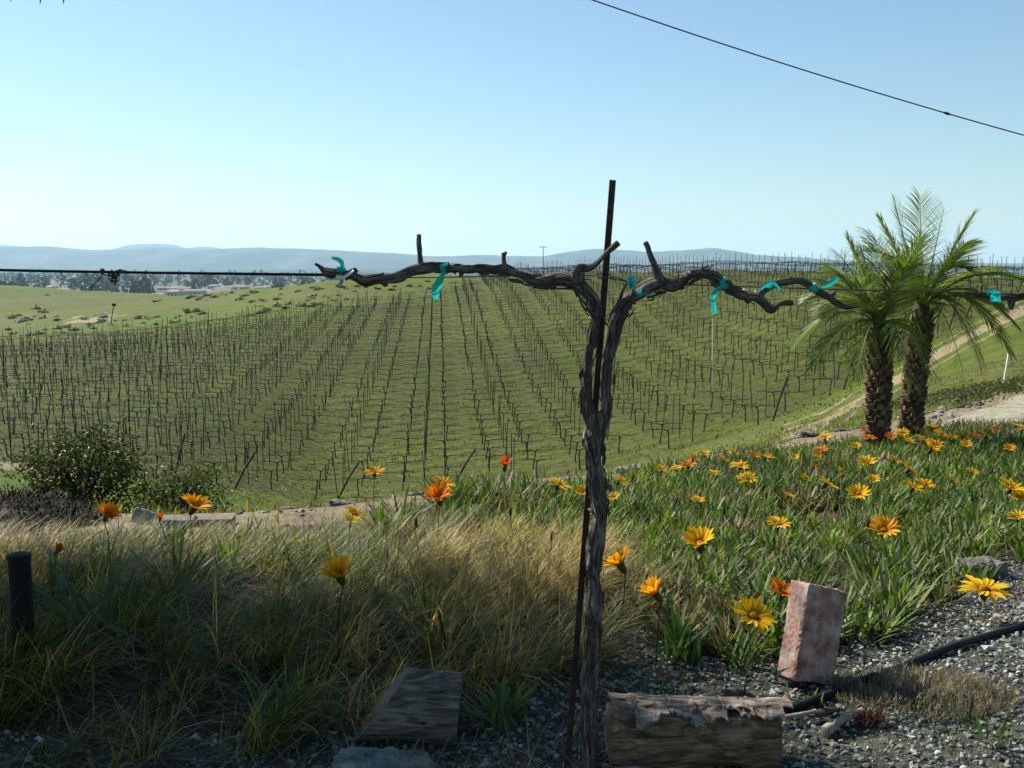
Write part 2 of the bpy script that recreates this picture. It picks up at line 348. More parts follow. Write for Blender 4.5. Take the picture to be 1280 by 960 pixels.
def groundmat():
    m, t, N = newmat('ground_cover'); L = t.links.new
    tc = N('TexCoord'); pos = tc.outputs['Object']
    z1 = N('Attribute', attribute_name='zone'); z2 = N('Attribute', attribute_name='zone_b')
    s1 = N('SeparateColor'); L(z1.outputs[0], s1.inputs[0]); s2 = N('SeparateColor'); L(z2.outputs[0], s2.inputs[0])
    def noise(sc, d=6, r=.65, st=None):
        n = N('TexNoise', i_Scale=sc, i_Detail=d, i_Roughness=r)
        if st:
            mp = N('Mapping'); mp.inputs['Scale'].default_value = st; L(pos, mp.inputs[0]); L(mp.outputs[0], n.inputs['Vector'])
        else: L(pos, n.inputs['Vector'])
        return n.outputs[0]
    def mix(f, a, b):
        x = N('Mix', data_type='RGBA'); L(f, x.inputs[0])
        for s, i in ((a, 6), (b, 7)):
            if isinstance(s, tuple): x.inputs[i].default_value = c4(s)
            else: L(s, x.inputs[i])
        return x.outputs[2]
    def math_(op, a, b=None, clamp=False):
        x = N('Math', operation=op, use_clamp=clamp)
        for s, i in ((a, 0), (b, 1)):
            if s is None: continue
            if isinstance(s, (int, float)): x.inputs[i].default_value = s
            else: L(s, x.inputs[i])
        return x.outputs[0]
    big = noise(.035, 5); mid = noise(.35, 6); fin = noise(3.2, 7, .7); vfin = noise(28, 8, .75)
    def soft(mask, nz, amt=.6, k=4):   # mask edge broken up by noise
        e = math_('ADD', mask, math_('MULTIPLY', math_('SUBTRACT', nz, .5), amt)); e = math_('MULTIPLY', math_('SUBTRACT', e, .5), k); return math_('ADD', e, .5, True)
    # soil near the camera
    soil = ramp(t, N, vfin, [(.3, (.028, .021, .016)), (.5, (.07, .055, .042)), (.7, (.15, .125, .1))])
    grass = ramp(t, N, math_('ADD', math_('MULTIPLY', fin, .55), math_('MULTIPLY', mid, .45)), [(.34, (.032, .045, .01)), (.45, (.065, .102, .011)), (.54, (.11, .16, .016)), (.66, (.165, .16, .038))])
    dry = ramp(t, N, fin, [(.35, (.085, .065, .05)), (.5, (.15, .12, .075)), (.65, (.22, .185, .11))])
    gb = mix(ramp(t, N, big, [(.45, (0, 0, 0)), (.62, (.55, .55, .55))]), grass, dry)
    gb = mix(ramp(t, N, mid, [(.60, (0, 0, 0)), (.70, (.6, .6, .6))]), gb, (.055, .045, .035))
    path = ramp(t, N, math_('ADD', math_('MULTIPLY', vfin, .5), math_('MULTIPLY', fin, .5)), [(.3, (.11, .085, .06)), (.48, (.27, .22, .165)), (.68, (.42, .37, .29))])
    # vineyard floor: weedy alleys, bare strip under each row
    dp = N('VectorMath', operation='DOT_PRODUCT'); L(pos, dp.inputs[0]); dp.inputs[1].default_value = (-math.sin(ROW_A)/ROW_S, math.cos(ROW_A)/ROW_S, 0)
    ph = math_('ADD', dp.outputs['Value'], math_('MULTIPLY', math_('SUBTRACT', mid, .5), .35))
    fr = math_('FRACT', math_('ADD', ph, .5)); ds = math_('MULTIPLY', math_('ABSOLUTE', math_('SUBTRACT', fr, .5)), 2)   # 0 at the row
    st = noise(1.0, 6, .7, (.5, 2.6, 1))
    bare = math_('ADD', math_('MULTIPLY', ds, -1), math_('ADD', .46, math_('MULTIPLY', math_('SUBTRACT', st, .5), 3.2)))
    bare = math_('MULTIPLY', math_('ADD', math_('MULTIPLY', bare, 2.4), .62, True), .66)
    vg = ramp(t, N, math_('ADD', math_('MULTIPLY', fin, .5), math_('MULTIPLY', st, .5)), [(.36, (.028, .045, .007)), (.45, (.065, .102, .010)), (.54, (.115, .16, .013)), (.66, (.175, .165, .035))])
    vs = ramp(t, N, fin, [(.3, (.03, .027, .018)), (.5, (.07, .065, .035)), (.7, (.15, .125, .075))])
    vg = mix(ramp(t, N, mid, [(.42, (0, 0, 0)), (.64, (.5, .5, .5))]), vg, (.085, .078, .04))
    vg = mix(ramp(t, N, big, [(.40, (.45, .45, .45)), (.56, (0, 0, 0))]), vg, (.035, .05, .016))
    vine = mix(bare, vg, vs)
    grav = ramp(t, N, vfin, [(.3, (.03, .03, .028)), (.5, (.085, .09, .085)), (.7, (.2, .2, .18))])
    slab = ramp(t, N, math_('ADD', math_('MULTIPLY', vfin, .3), math_('MULTIPLY', fin, .7)), [(.35, (.24, .22, .2)), (.5, (.4, .38, .34)), (.65, (.5, .48, .43))])
    plain = ramp(t, N, N_n := noise(.008, 8, .7), [(.4, (.05, .06, .035)), (.5, (.11, .12, .06)), (.6, (.2, .17, .12))])
    c = soil
    hill = noise(.012, 6, .7); gb = mix(ramp(t, N, hill, [(.45, (0, 0, 0)), (.62, (.4, .4, .4))]), gb, mix(fin, (.07, .065, .03), (.14, .12, .05)))
    c = mix(soft(s1.outputs[1], fin), c, gb)
    c = mix(soft(s2.outputs[1], mid, .3), c, plain)
    c = mix(soft(s2.outputs[0], fin, .5), c, vine)
    c = mix(soft(s1.outputs[0], fin, .9, 3), c, path)
    c = mix(soft(s2.outputs[2], fin, .2, 6), c, slab)
    c = mix(soft(s1.outputs[2], vfin, .6), c, grav)
    b = N('BsdfPrincipled', i_Roughness=.95); b.inputs['Specular IOR Level'].default_value = .1; L(c, b.inputs[0])
    bp = N('Bump', i_Strength=.6, i_Distance=.02); L(vfin, bp.inputs['Height'])
    bq = N('Bump', i_Strength=.8, i_Distance=.25); L(fin, bq.inputs['Height']); L(bp.outputs[0], bq.inputs['Normal']); L(bq.outputs[0], b.inputs['Normal'])
    o = N('OutputMaterial'); L(b.outputs[0], o.inputs[0]); return m
M = {}
M['ground'] = groundmat(); M['bark'] = barkmat()
M['leaf'] = leafmat('leaf', .35); M['grass'] = leafmat('grass_blade', .5, .5, .3, (1.35, 1.2, .7)); M['gaz'] = leafmat('gazania_leaf', .3, .6, .3, (1.0, 1.3, .5))
M['petal'] = leafmat('petal', .5, .6, .15, (1.1, .95, .6)); M['palmleaf'] = leafmat('palm_leaf', .3, .5, .4, (1.1, 1.2, .5))
M['tape'] = leafmat('plastic_tape', .4, .35, .5, (1, 1, 1))
M['attr'] = attrmat('stone_chip'); M['woody'] = attrmat('dry_wood', .9, .5, 40)
M['dark'] = simple('dark_trellis_wood', [(.35, (.016, .013, .012)), (.65, (.05, .04, .035))], 9, .9, .2)
M['metal'] = simple('rusty_steel', [(.35, (.02, .013, .011)), (.5, (.05, .028, .022)), (.7, (.11, .055, .04))], 60, .75, .5, .002, metal=.2, spec=.4)
M['hose'] = simple('black_polyethylene', [(.3, (.008, .008, .009)), (.7, (.012, .012, .013))], 40, .7, .1, .001, spec=.2)
M['wire'] = simple('weathered_wire', [(.3, (.03, .028, .026)), (.7, (.09, .08, .075))], 80, .55, .1, .001, metal=.5)
M['brick'] = simple('red_clay_brick', [(.34, (.2, .095, .075)), (.46, (.36, .21, .175)), (.56, (.47, .32, .28)), (.68, (.6, .48, .43))], 26, .92, .9, .003, bscale=120)
M['timber'] = simple('weathered_timber', [(.34, (.03, .026, .02)), (.48, (.12, .105, .082)), (.62, (.29, .265, .215))], 9, .9, .9, .004, stretch=(1, 1.5, 9), distort=1.2)
M['timber_end'] = simple('cut_timber_end', [(.35, (.10, .08, .05)), (.6, (.25, .20, .13))], 14, .9, .5, .003, stretch=(3, 1, 1))
M['log'] = simple('bare_log_wood', [(.32, (.035, .02, .012)), (.45, (.15, .092, .05)), (.57, (.29, .2, .12)), (.72, (.42, .33, .22))], 9, .85, .8, .004, stretch=(1.2, 9, 9), distort=.8)
M['barkflake'] = simple('peeling_bark', [(.36, (.05, .035, .028)), (.47, (.21, .16, .125)), (.56, (.38, .31, .25)), (.68, (.56, .5, .43))], 20, .92, 1.0, .006, stretch=(1, 3.5, 3.5))
M['rock'] = simple('lichened_rock', [(.3, (.07, .09, .085)), (.5, (.17, .2, .18)), (.68, (.32, .35, .31))], 22, .93, 1., .006)
M['stone'] = simple('grey_paving_stone', [(.3, (.22, .21, .19)), (.7, (.4, .39, .36))], 12, .9, .6, .004)
M['edge'] = simple('dark_edging_stone', [(.3, (.09, .085, .08)), (.7, (.24, .225, .2))], 9, .95, .8, .01)
M['slabstone'] = simple('tan_block', [(.3, (.13, .1, .075)), (.7, (.3, .24, .19))], 14, .95, .8, .006)
M['mount'] = simple('mountain_brush', [(.35, (.035, .045, .03)), (.5, (.07, .075, .05)), (.65, (.12, .11, .08))], .004, 1, 0, spec=.05)
M['white'] = simple('white_plastic', [(.3, (.6, .6, .57)), (.7, (.78, .78, .74))], 30, .5, .1, .001)
M['palebark'] = simple('pale_stick', [(.3, (.16, .12, .09)), (.5, (.3, .25, .2)), (.7, (.45, .4, .34))], 30, .9, .8, .003)
M['roof'] = simple('far_roof', [(.3, (.15, .12, .1)), (.7, (.32, .27, .22))], .3, .9, 0)
M['wall'] = simple('far_wall', [(.3, (.5, .45, .38)), (.7, (.62, .56, .48))], .2, .9, 0)

# real-world albedo trim: the first colours were too light for this exposure
TRIM = {'vine_bark': None, 'petal': None, 'plastic_tape': None, 'white_plastic': None}
for nm_ in ('ground_cover', 'leaf', 'grass_blade', 'gazania_leaf', 'palm_leaf'): TRIM[nm_] = (.80, .78, .62)
for m_ in M.values():
    k_ = TRIM.get(m_.name, (.76, .75, .72))
    if not k_: continue
    t_ = m_.node_tree
    for n_ in [n for n in t_.nodes if n.type in ('BSDF_PRINCIPLED', 'BSDF_TRANSLUCENT')]:
        s_ = n_.inputs[0]
        if not s_.is_linked: continue
        src_ = s_.links[0].from_socket; x_ = t_.nodes.new('ShaderNodeVectorMath'); x_.operation = 'MULTIPLY'; t_.links.new(src_, x_.inputs[0]); x_.inputs[1].default_value = k_; t_.links.new(x_.outputs[0], s_)

# ================================================================= TERRAIN
bed1 = lambda u: np.interp(u, [-100, 0, 300, 450, 640, 800, 900, 1000, 1100, 1280, 1400], [4.25, 4.25, 4.35, 4.95, 6.45, 7.5, 8.4, 9.4, 10.6, 11.4, 11.6])
bed2 = lambda u: np.interp(u, [-100, 0, 300, 450, 640, 800, 900, 1000, 1100, 1280, 1400], [6.1, 6.2, 6.35, 6.9, 7.85, 8.9, 10, 11.5, 13, 17.5, 18])
V0 = lambda u: np.interp(u, [-400, -200, 0, 200, 300, 400, 540, 640, 760, 900, 1000, 1100, 1280, 1500], [36, 38, 39.5, 42.5, 45.5, 47.5, 47, 46, 45.5, 45.5, 48, 51, 66, 70])
V1 = lambda u: np.interp(u, [-400, -200, 0, 200, 300, 400, 540, 640, 700, 760, 900, 1000, 1100, 1280, 1500], [103, 103, 103, 117, 120, 126, 141, 159, 152, 144, 120, 110, 101, 91, 91])
GL = lambda px: np.interp(px, [-300, 300, 430, 600, 700, 800, 830, 960, 1060, 1130, 1190, 1240, 1280, 1500], [935, 930, 890, 868, 812, 798, 822, 838, 815, 795, 768, 728, 712, 700])
def zones(x, y, z):
    u = 640+1264*x/np.maximum(y, .01); d = y
    ok = y > .2
    e = fbm(x*.8, y*.8, 77, 3)*.25
    path = sstep(0, .35, d-bed1(u)-e*.5)*sstep(0, .35, bed2(u)+e-d)*ok
    px, py = unproj(x, y, z)
    slab = ((u > 1180) & (u < 1500)).astype(float)*sstep(11.9, 12.2, d)*sstep(.2, 0, d-12.6-(u-1180)*.034)*ok
    # farm track from behind the palms up to the right
    tp = np.interp(u, [700, 830, 960, 1035, 1080, 1120, 1160, 1220, 1280, 1400], [594, 575, 552, 528, 502, 478, 455, 418, 388, 360])
    dist = np.abs(py-tp-fbm(x*.3, y*.3, 5, 3)*5)
    track = sstep(9, 3, dist)*(u > 985)*(d > 12)*(d < 80)*ok
    rut = sstep(16, 13, dist)*sstep(11, 13, dist)*.7*(u > 985)*(d > 12)*(d < 80)*ok
    tl = sstep(7, 3, np.abs(py-np.interp(u, [-300, 0, 45, 120], [570, 583, 592, 606])))*(u < 110)*(d > 15)*(d < 44)*ok
    culv = sstep(1, .5, np.hypot((px-112)/38, (py-400-(px-112)*-.12)/5.5)+fbm(x*.25, y*.25, 55, 3)*1.1)*(d > 110)*(d < 300)*ok
    pth = np.clip(path+track+rut+tl+culv*.8, 0, 1)
    far = sstep(430, 560, np.hypot(x, y))
    vine = sstep(-1, 1, d-V0(u))*sstep(1, -1, d-V1(u))*ok
    grass = np.where(ok, sstep(-.2, .4, d-bed2(u)), 0)
    grass = np.clip(grass+(1-ok)*.0, 0, 1)
    grav = ((py > GL(px)-8) & (d < 4.2) & ok).astype(float)
    grav = np.maximum(grav, (~ok | (d < 1.9)).astype(float)*(np.hypot(x, y) < 6))
    grass = np.where(ok | (np.hypot(x, y) < 6), grass, 1)
    return pth, grass, grav, vine, far, slab
def make_ground():
    azf = np.linspace(-31, 31, 400); azs = np.concatenate([np.linspace(-180, -33, 50), azf, np.linspace(33, 180, 50)[:-1]])
    rr = np.concatenate([np.geomspace(.4, 1.7, 10), np.linspace(1.8, 4.5, 90), np.geomspace(4.56, 14, 150), np.geomspace(14.2, 40, 60), np.linspace(40.6, 170, 260), np.geomspace(171, 700, 90), np.geomspace(730, 16000, 30)])
    A, Rr = np.meshgrid(np.radians(azs), rr); x = Rr*np.sin(A); y = Rr*np.cos(A); z = H(x, y)
    nr, na = x.shape
    v = np.stack([x, y, z], -1).reshape(-1, 3)
    i = np.arange(nr-1)[:, None]*na; j = np.arange(na)[None, :]; j2 = (j+1) % na
    f = np.stack([i+j, i+j2, i+na+j2, i+na+j], -1).reshape(-1, 4)
    zs = [q.ravel() for q in zones(x, y, z)]
    pth, gr, gv, vi, far, sl = zs
    cx = lambda a: a[f].mean(1)
    isl = cx(sl) > .5; isp = (cx(pth) > .5) & ~isl; isv = (cx(vi) > .5) & ~isp & ~isl
    fd = np.hypot(v[f, 0].mean(1), v[f, 1].mean(1)); isf = fd > 560
    ish = (fd > 45) & ~isv & ~isp & ~isf & ~isl
    isg = (cx(gv) > .5) & ~isp & ~isv & ~isl & (fd < 8)
    near_p = isp & (fd < 13.5)
    sets = [('garden_path', near_p), ('farm_track', isp & ~near_p), ('concrete_slab', isl), ('vineyard_floor', isv), ('valley_floor', isf), ('grassy_hills', ish), ('gravel_ground', isg)]
    done = np.zeros(len(f), bool)
    for _, s in sets: done |= s
    sets.append(('ground', ~done))
    for name, s in sets:
        ff = f[s]
        if not len(ff): continue
        uq, inv = np.unique(ff, return_inverse=True); ff = inv.reshape(-1, 4)
        mb = MB(); mb.add(v[uq], ff)
        if name == 'ground':
            k = np.where((uq < na))[0]
            c = mb.n; mb.add([(0, 0, 0)], np.zeros((0, 4), int)); ring = list(range(na))
            mp = {int(q): n for n, q in enumerate(uq)}
            mb.f.setdefault(3, []).append(np.array([[mp.get(q, 0), mp.get((q+1) % na, 0), c] for q in ring if q in mp and ((q+1) % na) in mp], np.int64).reshape(-1, 3))
        o = mb.build(name, M['ground'], smooth=True); o['kind'] = 'structure'
        me = o.data; n = len(me.vertices)
        def pad_(a): b = np.zeros(n); b[:len(uq)] = a[uq]; return b
        for an, ch in (('zone', (pth, gr, gv)), ('zone_b', (vi, far, sl))):
            a = me.color_attributes.new(an, 'FLOAT_COLOR', 'POINT')
            a.data.foreach_set('color', np.stack([pad_(q) for q in ch]+[np.ones(n)], 1).astype(np.float32).ravel())
make_ground()
# a small patch closes the sheet under the camera
mb = MB(); ring = [(math.sin(a)*.45, math.cos(a)*.45, -.004) for a in np.linspace(0, 2*math.pi, 25)[:-1]]
mb.add(ring+[(0, 0, -.004)], [(k, (k+1) % 24, 24) for k in range(24)])
o = mb.build('ground_underfoot', M['edge']); o['kind'] = 'structure'

# mountains: ridge silhouettes at real distance, with spurs and depth
def range_(name, dist, depth, prof, seed, amp, x0=-9000, x1=9000):
    nx, ny = 500, 26
    xs = np.linspace(x0, x1, nx)*dist/9000; t = np.linspace(0, 1, ny)
    X = np.repeat(xs[None], ny, 0); T = np.repeat(t[:, None], nx, 1); Y = dist-depth*.5+T*depth
    px = 640+1264*xs/dist
    top = np.array([zpy(q, dist) for q in np.interp(px, [a for a, _ in prof], [b for _, b in prof])])
    top = top+fbm(xs/420., xs*0, seed, 5)*amp*2.4
    env = np.sin(T*math.pi)**.8
    spur = fbm(X/330., Y/900., seed+3, 5)
    Z = -30+(top[None]+30)*env*(1+spur*.9*(1-env)*2)
    v = np.stack([X, Y, Z], -1).reshape(-1, 3); i = np.arange(ny-1)[:, None]*nx; j = np.arange(nx-1)[None]
    f = np.stack([i+j, i+j+1, i+nx+j+1, i+nx+j], -1).reshape(-1, 4)
    mb = MB(); mb.add(v, f); o = mb.build(name, M['mount'], smooth=True); o['kind'] = 'structure'
range_('mountain_range', 8200, 2600, [(-2000, 316), (-300, 313), (0, 310), (60, 309), (100, 312), (150, 313), (200, 309), (225, 311), (260, 314), (300, 311), (330, 310), (400, 312), (450, 315), (500, 316), (540, 319), (600, 319), (640, 320), (680, 321), (700, 317), (730, 312), (755, 311), (785, 313), (800, 315), (850, 314), (885, 311), (910, 315), (935, 320), (982, 322), (1035, 326), (1100, 327), (1280, 331), (2500, 335)], 4, 6)
range_('distant_mountains', 11500, 1500, [(-2000, 312), (-20, 309), (10, 306), (45, 309), (90, 314), (145, 311), (160, 308), (178, 305), (215, 305), (235, 310), (255, 308), (275, 310), (300, 315), (400, 320), (700, 325), (2500, 335)], 14, 4)
range_('low_foothills', 5200, 900, [(-2000, 337), (0, 337), (300, 338), (600, 336), (760, 333), (2500, 336)], 24, 5)

# ================================================================= VINEYARD
ca, sa = math.cos(ROW_A), math.sin(ROW_A)
def grid_xy(a, b): return a*ca-b*sa, a*sa+b*ca
def vine_mesh(seed):
    r = random.Random(seed); tr = MB(); pts = []; x = y = 0
    for k in range(5):
        z = k*.24; pts.append((x, y, z-.05)); x += r.uniform(-.05, .05); y += r.uniform(-.05, .05)
    lean = r.uniform(-.12, .12); pts = [(p[0]+lean*p[2], p[1], p[2]) for p in pts]
    tube(tr, pts, [.042, .034, .031, .031, .034], 6)
    top = pts[-1]; co = MB()
    for s in (-1, 1):
        q = [(top[0], top[1], top[2]-.06), (top[0]+s*.14, top[1]+r.uniform(-.02, .02), top[2]+.02+r.uniform(-.02, .03))]
        L = r.uniform(.9, 1.06)
        for k in range(1, 5): q.append((top[0]+s*(.14+(L-.14)*k/4), top[1]+r.uniform(-.02, .02), .93+r.uniform(-.015, .015)))
        tube(co, q, [.024, .02, .017, .015, .013, .010], 5)
        for k in range(r.randint(2, 5)):
            xx = top[0]+s*r.uniform(.15, L); l = r.uniform(.06, .2)
            tube(co, [(xx, top[1], .93), (xx+r.uniform(-.04, .04), top[1]+r.uniform(-.03, .03), .93+l)], [.010, .007], 4, cap=False)
    return tr, co
VM = [vine_mesh(i) for i in range(8)]
VM_tr = [a.mesh('trunk', M['dark']) for a, b in VM]; VM_co = [b.mesh('cordon', M['dark']) for a, b in VM]
def bulk(mb, base, locs, rz, sc):
    v0 = np.vstack(base.v); n = len(locs)
    c, s = np.cos(rz), np.sin(rz)
    v = np.repeat(v0[None], n, 0)*sc[:, None, None]
    x = v[:, :, 0]*c[:, None]-v[:, :, 1]*s[:, None]; y = v[:, :, 0]*s[:, None]+v[:, :, 1]*c[:, None]
    v = np.stack([x, y, v[:, :, 2]], -1)+locs[:, None, :]
    for k in base.f:
        f0 = np.vstack(base.f[k]); f = (np.arange(n)*len(v0))[:, None, None]+f0[None]
        mb.f.setdefault(k, []).append(f.reshape(-1, k)+mb.n)
    cc = np.vstack(base.c)
    mb.v.append(v.reshape(-1, 3)); mb.c.append(np.tile(cc, (n, 1))); mb.uv.append(np.zeros((n*len(v0), 2))); mb.n += n*len(v0)
    mb.hasc = mb.hasc or base.hasc
vines = []; stakes = []; rowspan = {}
for b in range(12, 90):
    B = b*ROW_S
    for ia in range(-110, 110):
        for kind, off in (('v', ia*2.1+.3), ('s', ia*4.2-.75)):
            if kind == 's' and not -55 < ia < 55: continue
            if kind == 'v' and off < -8 and random.random() < .45: extra_s = True
            else: extra_s = False
            x, y = grid_xy(off, B)
            if y < 20: continue
            u = 640+1264*x/y
            if u < -120 or u > 1400 or not (V0(u) < y < V1(u)): continue
            jx, jy = random.gauss(0, .035), random.gauss(0, .06)
            (vines if kind == 'v' else stakes).append((x+jx, y+jy, b))
            if extra_s: stakes.append((x+jx+.12, y+jy, b))
            if kind == 'v':
                lo_, hi_ = rowspan.get(b, (1e9, -1e9)); rowspan[b] = (min(lo_, off), max(hi_, off))
vines = [q for q in vines if random.random() > .045]
stakes.sort(key=lambda q: math.hypot(q[0], q[1])+max(0, abs(q[0]/q[1])-.5)*400); vines.sort(key=lambda q: math.hypot(q[0], q[1])+max(0, abs(q[0]/q[1])-.5)*400)
for k, (x, y, b) in enumerate(vines[:290]):
    e = empty('grapevine', (x, y, hz(x, y)), 'small bare black grapevine with a T of arms in the vineyard rows below', 'grapevine', 'bare grapevines in the vineyard rows')
    e.rotation_euler = (0, 0, ROW_A+random.uniform(-.06, .06)); s = random.uniform(.9, 1.08); e.scale = (s, s, s)
    i = k % 8; link('trunk', VM_tr[i], e); link('cordon', VM_co[i], e)
mb = MB(); rest = np.array([(x, y) for x, y, b in vines[290:]]); zz = H(rest[:, 0], rest[:, 1]); idx = RNG.integers(0, 8, len(rest))
for i in range(8):
    s = idx == i; l = np.stack([rest[s, 0], rest[s, 1], zz[s]], 1)
    for part in VM[i]: bulk(mb, part, l, ROW_A+RNG.normal(size=s.sum())*.05, .9+.2*RNG.random(s.sum()))
tag(mb.build('far_grapevines', M['dark']), 'mass of bare grapevines on the upper vineyard slope', 'grapevines', kind='stuff')
def stake_mb(h, lean=0, seed=0):
    m = MB(); tube(m, [(0, 0, -.1), (lean*.5, 0, h*.5), (lean, 0, h)], [.023, .022, .021], 5); return m
SM = [stake_mb(h, l) for h, l in ((1.95, .03), (2.1, -.04), (2.0, .1), (1.85, 0))]; SMm = [m.mesh('vineyard_stake', M['dark']) for m in SM]
for k, (x, y, b) in enumerate(stakes[:290]):
    o = link('vineyard_stake', SMm[k % 4], None, (x, y, hz(x, y)), (random.gauss(0, .035), random.gauss(0, .035), random.uniform(0, 6)))
    tag(o, 'thin dark upright stake standing in the vineyard rows below', 'stake', 'thin stakes in the vineyard rows')
mb = MB(); rest = np.array([(x, y) for x, y, b in stakes[290:]]); zz = H(rest[:, 0], rest[:, 1]); idx = RNG.integers(0, 4, len(rest))
for i in range(4):
    s = idx == i; bulk(mb, SM[i], np.stack([rest[s, 0], rest[s, 1], zz[s]], 1), RNG.random(s.sum())*6, .92+.16*RNG.random(s.sum()))
tag(mb.build('far_vineyard_stakes', M['dark']), 'mass of thin dark stakes on the upper vineyard slope', 'stakes', kind='stuff')
# wires, one per row, and leaning end posts
for b, (lo_, hi_) in sorted(rowspan.items()):
    if hi_-lo_ < 6: continue
    aa = np.arange(lo_-1, hi_+1.2, 3.0); x, y = grid_xy(aa, b*ROW_S); keep = (y > 20)
    x, y = x[keep], y[keep]
    z = H(x, y); mb = MB(); tube(mb, np.stack([x, y, z+.93], 1), .007, 3, cap=False)
    tag(mb.build('trellis_wire', M['dark']), 'thin dark wire strung along one vineyard row', 'wire', 'trellis wires along the vineyard rows')
    xe, ye = grid_xy(hi_+.7, b*ROW_S); u = 640+1264*xe/ye
    if u < 1290 and ye < 84:
        m = MB(); tube(m, [(0, 0, -.1), (.28, -.05, 1.0), (.62, -.1, 2.1)], [.05, .048, .045], 6)
        o = m.build('end_post', M['dark']); o.location = (xe, ye, hz(xe, ye))
        tag(o, 'dark slanting end post leaning outward at the end of a vineyard row', 'post', 'leaning end posts of the vineyard rows')
for px, py in ((430, 622), (300, 612), (575, 606)):
    g = ground_at(px, py, 0, 30, 80); m = MB(); tube(m, [(-.3, 0, -.1), (.2, 0, .9), (.75, 0, 1.75)], [.055, .05, .045], 6)
    o = m.build('end_post', M['dark']); o.location = g; tag(o, 'dark slanting end post leaning outward at the end of a vineyard row', 'post', 'leaning end posts of the vineyard rows')
# weeds on the vineyard floor
n = 30000; x = RNG.uniform(-46, 46, n); y = 38+RNG.random(n)**1.4*75; u = 640+1264*x/y
k = (u > -60) & (u < 1340) & (y > V0(u)-7) & (y < V1(u)); x, y = x[k], y[k]; n = len(x)
pat = fbm(x*.25, y*.5, 5, 3); k = pat+RNG.normal(size=n)*.25 > -.1; x, y, pat = x[k], y[k], pat[k]; n = len(x)
g = np.stack([x, y, H(x, y)-.01], 1); mb = MB(); vcol = np.array([.06, .105, .012])[None]*(.6+.8*RNG.random((n, 1)))+np.array([.04, .01, .01])[None]*RNG.random((n, 1))
for q in range(2):
    blades(mb, g+RNG.normal(size=(n, 3))*[.08, .08, 0], RNG.random(n)*6.3, .2+RNG.random(n)*.7, RNG.random(n)*.8, .07+.12*RNG.random(n), .03+.05*RNG.random(n), vcol, 2)
tag(mb.build('vineyard_weeds', M['leaf']), 'low green weeds and grass tufts between the vine rows', 'weeds', kind='stuff')

# ================================================================= SHRUBS, SCRUB AND TOWN
def bush(name, loc, rad, nl, leaf, c0, c1, label, cat, seed, group=None, nclump=60, cr=.1, trunk=True):
    e = empty(name, loc, label, cat, group); r = np.random.default_rng(seed)
    p, k = clump_points(nl, nclump, cr, rad, seed, .45); p[:, 2] += rad[2]*.75; p = p[p[:, 2] > -.05*rad[2]]; n = len(p)
    cl = r.random(nclump); mixv = np.clip(cl[k[:n]]*.6+r.random(n)*.4, 0, 1)[:, None]
    cols = np.array(c0)*(1-mixv)+np.array(c1)*mixv
    m = MB(); leafcloud(m, p, np.full(n, leaf*.85), cols, seed+1); m.build('crown', M['leaf'], e, local=True)
    if trunk:
        m = MB(); rr = random.Random(seed)
        for q in range(9):
            a = rr.uniform(0, 6.28); d = rr.uniform(.3, .85)
            tube(m, [(0, 0, -.1), (math.cos(a)*rad[0]*d*.4, math.sin(a)*rad[1]*d*.4, rad[2]*.6), (math.cos(a)*rad[0]*d, math.sin(a)*rad[1]*d, rad[2]*(1+.4*rr.random()))], [.03, .02, .008], 5, cap=False)
        m.build('trunk', M['dark'], e, local=True)
    return e
g = P(104, 652, 8.2); bush('shrub', (g.x, g.y, hz(g.x, g.y)), (.44, .4, .44), 7000, .045, (.016, .026, .006), (.06, .075, .012), 'dark dense rounded shrub below the path at the left, the larger of the two', 'shrub', 31, nclump=90, cr=.08)
g = P(222, 650, 9.2); bush('shrub', (g.x, g.y, hz(g.x, g.y)), (.42, .38, .30), 5200, .042, (.03, .045, .010), (.095, .115, .02), 'lower yellowish green shrub right beside the dark rounded one', 'shrub', 32, nclump=50, cr=.085)
g = P(-8, 640, 7.6); bush('shrub', (g.x, g.y, hz(g.x, g.y)), (.17, .2, .12), 900, .035, (.015, .03, .01), (.04, .07, .02), 'small dark shrub cut by the left edge above the mulch heap', 'shrub', 33, nclump=20, cr=.05)
# scrub on the hills: shared small crowns
scrub_src = []
for i in range(5):
    m = MB(); p, k = clump_points(140, 14, .22, (1, .9, .45), 50+i, .5); p[:, 2] = np.abs(p[:, 2]+.25)
    cc = np.array([.06, .058, .038])*(.5+1.1*RNG.random((len(p), 1)))+np.array([.03, .018, .01])*RNG.random((len(p), 1)); leafcloud(m, p, np.full(len(p), .45), cc, 60+i, .7); scrub_src.append(m.mesh('scrub_bush', M['leaf']))
cnt = 0
while cnt < 150:
    px = random.uniform(0, 640); py = random.uniform(352, 432)
    top = np.interp(px, [0, 210, 230, 400, 560, 640], [365, 372, 372, 356, 346, 350]); bot = np.interp(px, [0, 200, 320, 450, 560, 640], [428, 410, 396, 380, 362, 352])
    if not top < py < bot-3: continue
    if px < 210 and py < 395 and random.random() < .9: continue
    if fbm(np.array([px*.012]), np.array([py*.06]), 8, 2)[0]+random.gauss(0, .12) < .02: continue
    g = ground_at(px, py, 0, 60, 500); s = random.uniform(.25, .8)*(g.y/190)
    o = link('scrub_bush', scrub_src[cnt % 5], None, (g.x, g.y, hz(g.x, g.y)-.05), (0, 0, random.uniform(0, 6)), (s*1.3, s, s*.75))
    tag(o, 'low dark brush clump dotted over the grassy hillside beyond the vineyard', 'bush', 'scrub clumps on the grassy hills'); cnt += 1
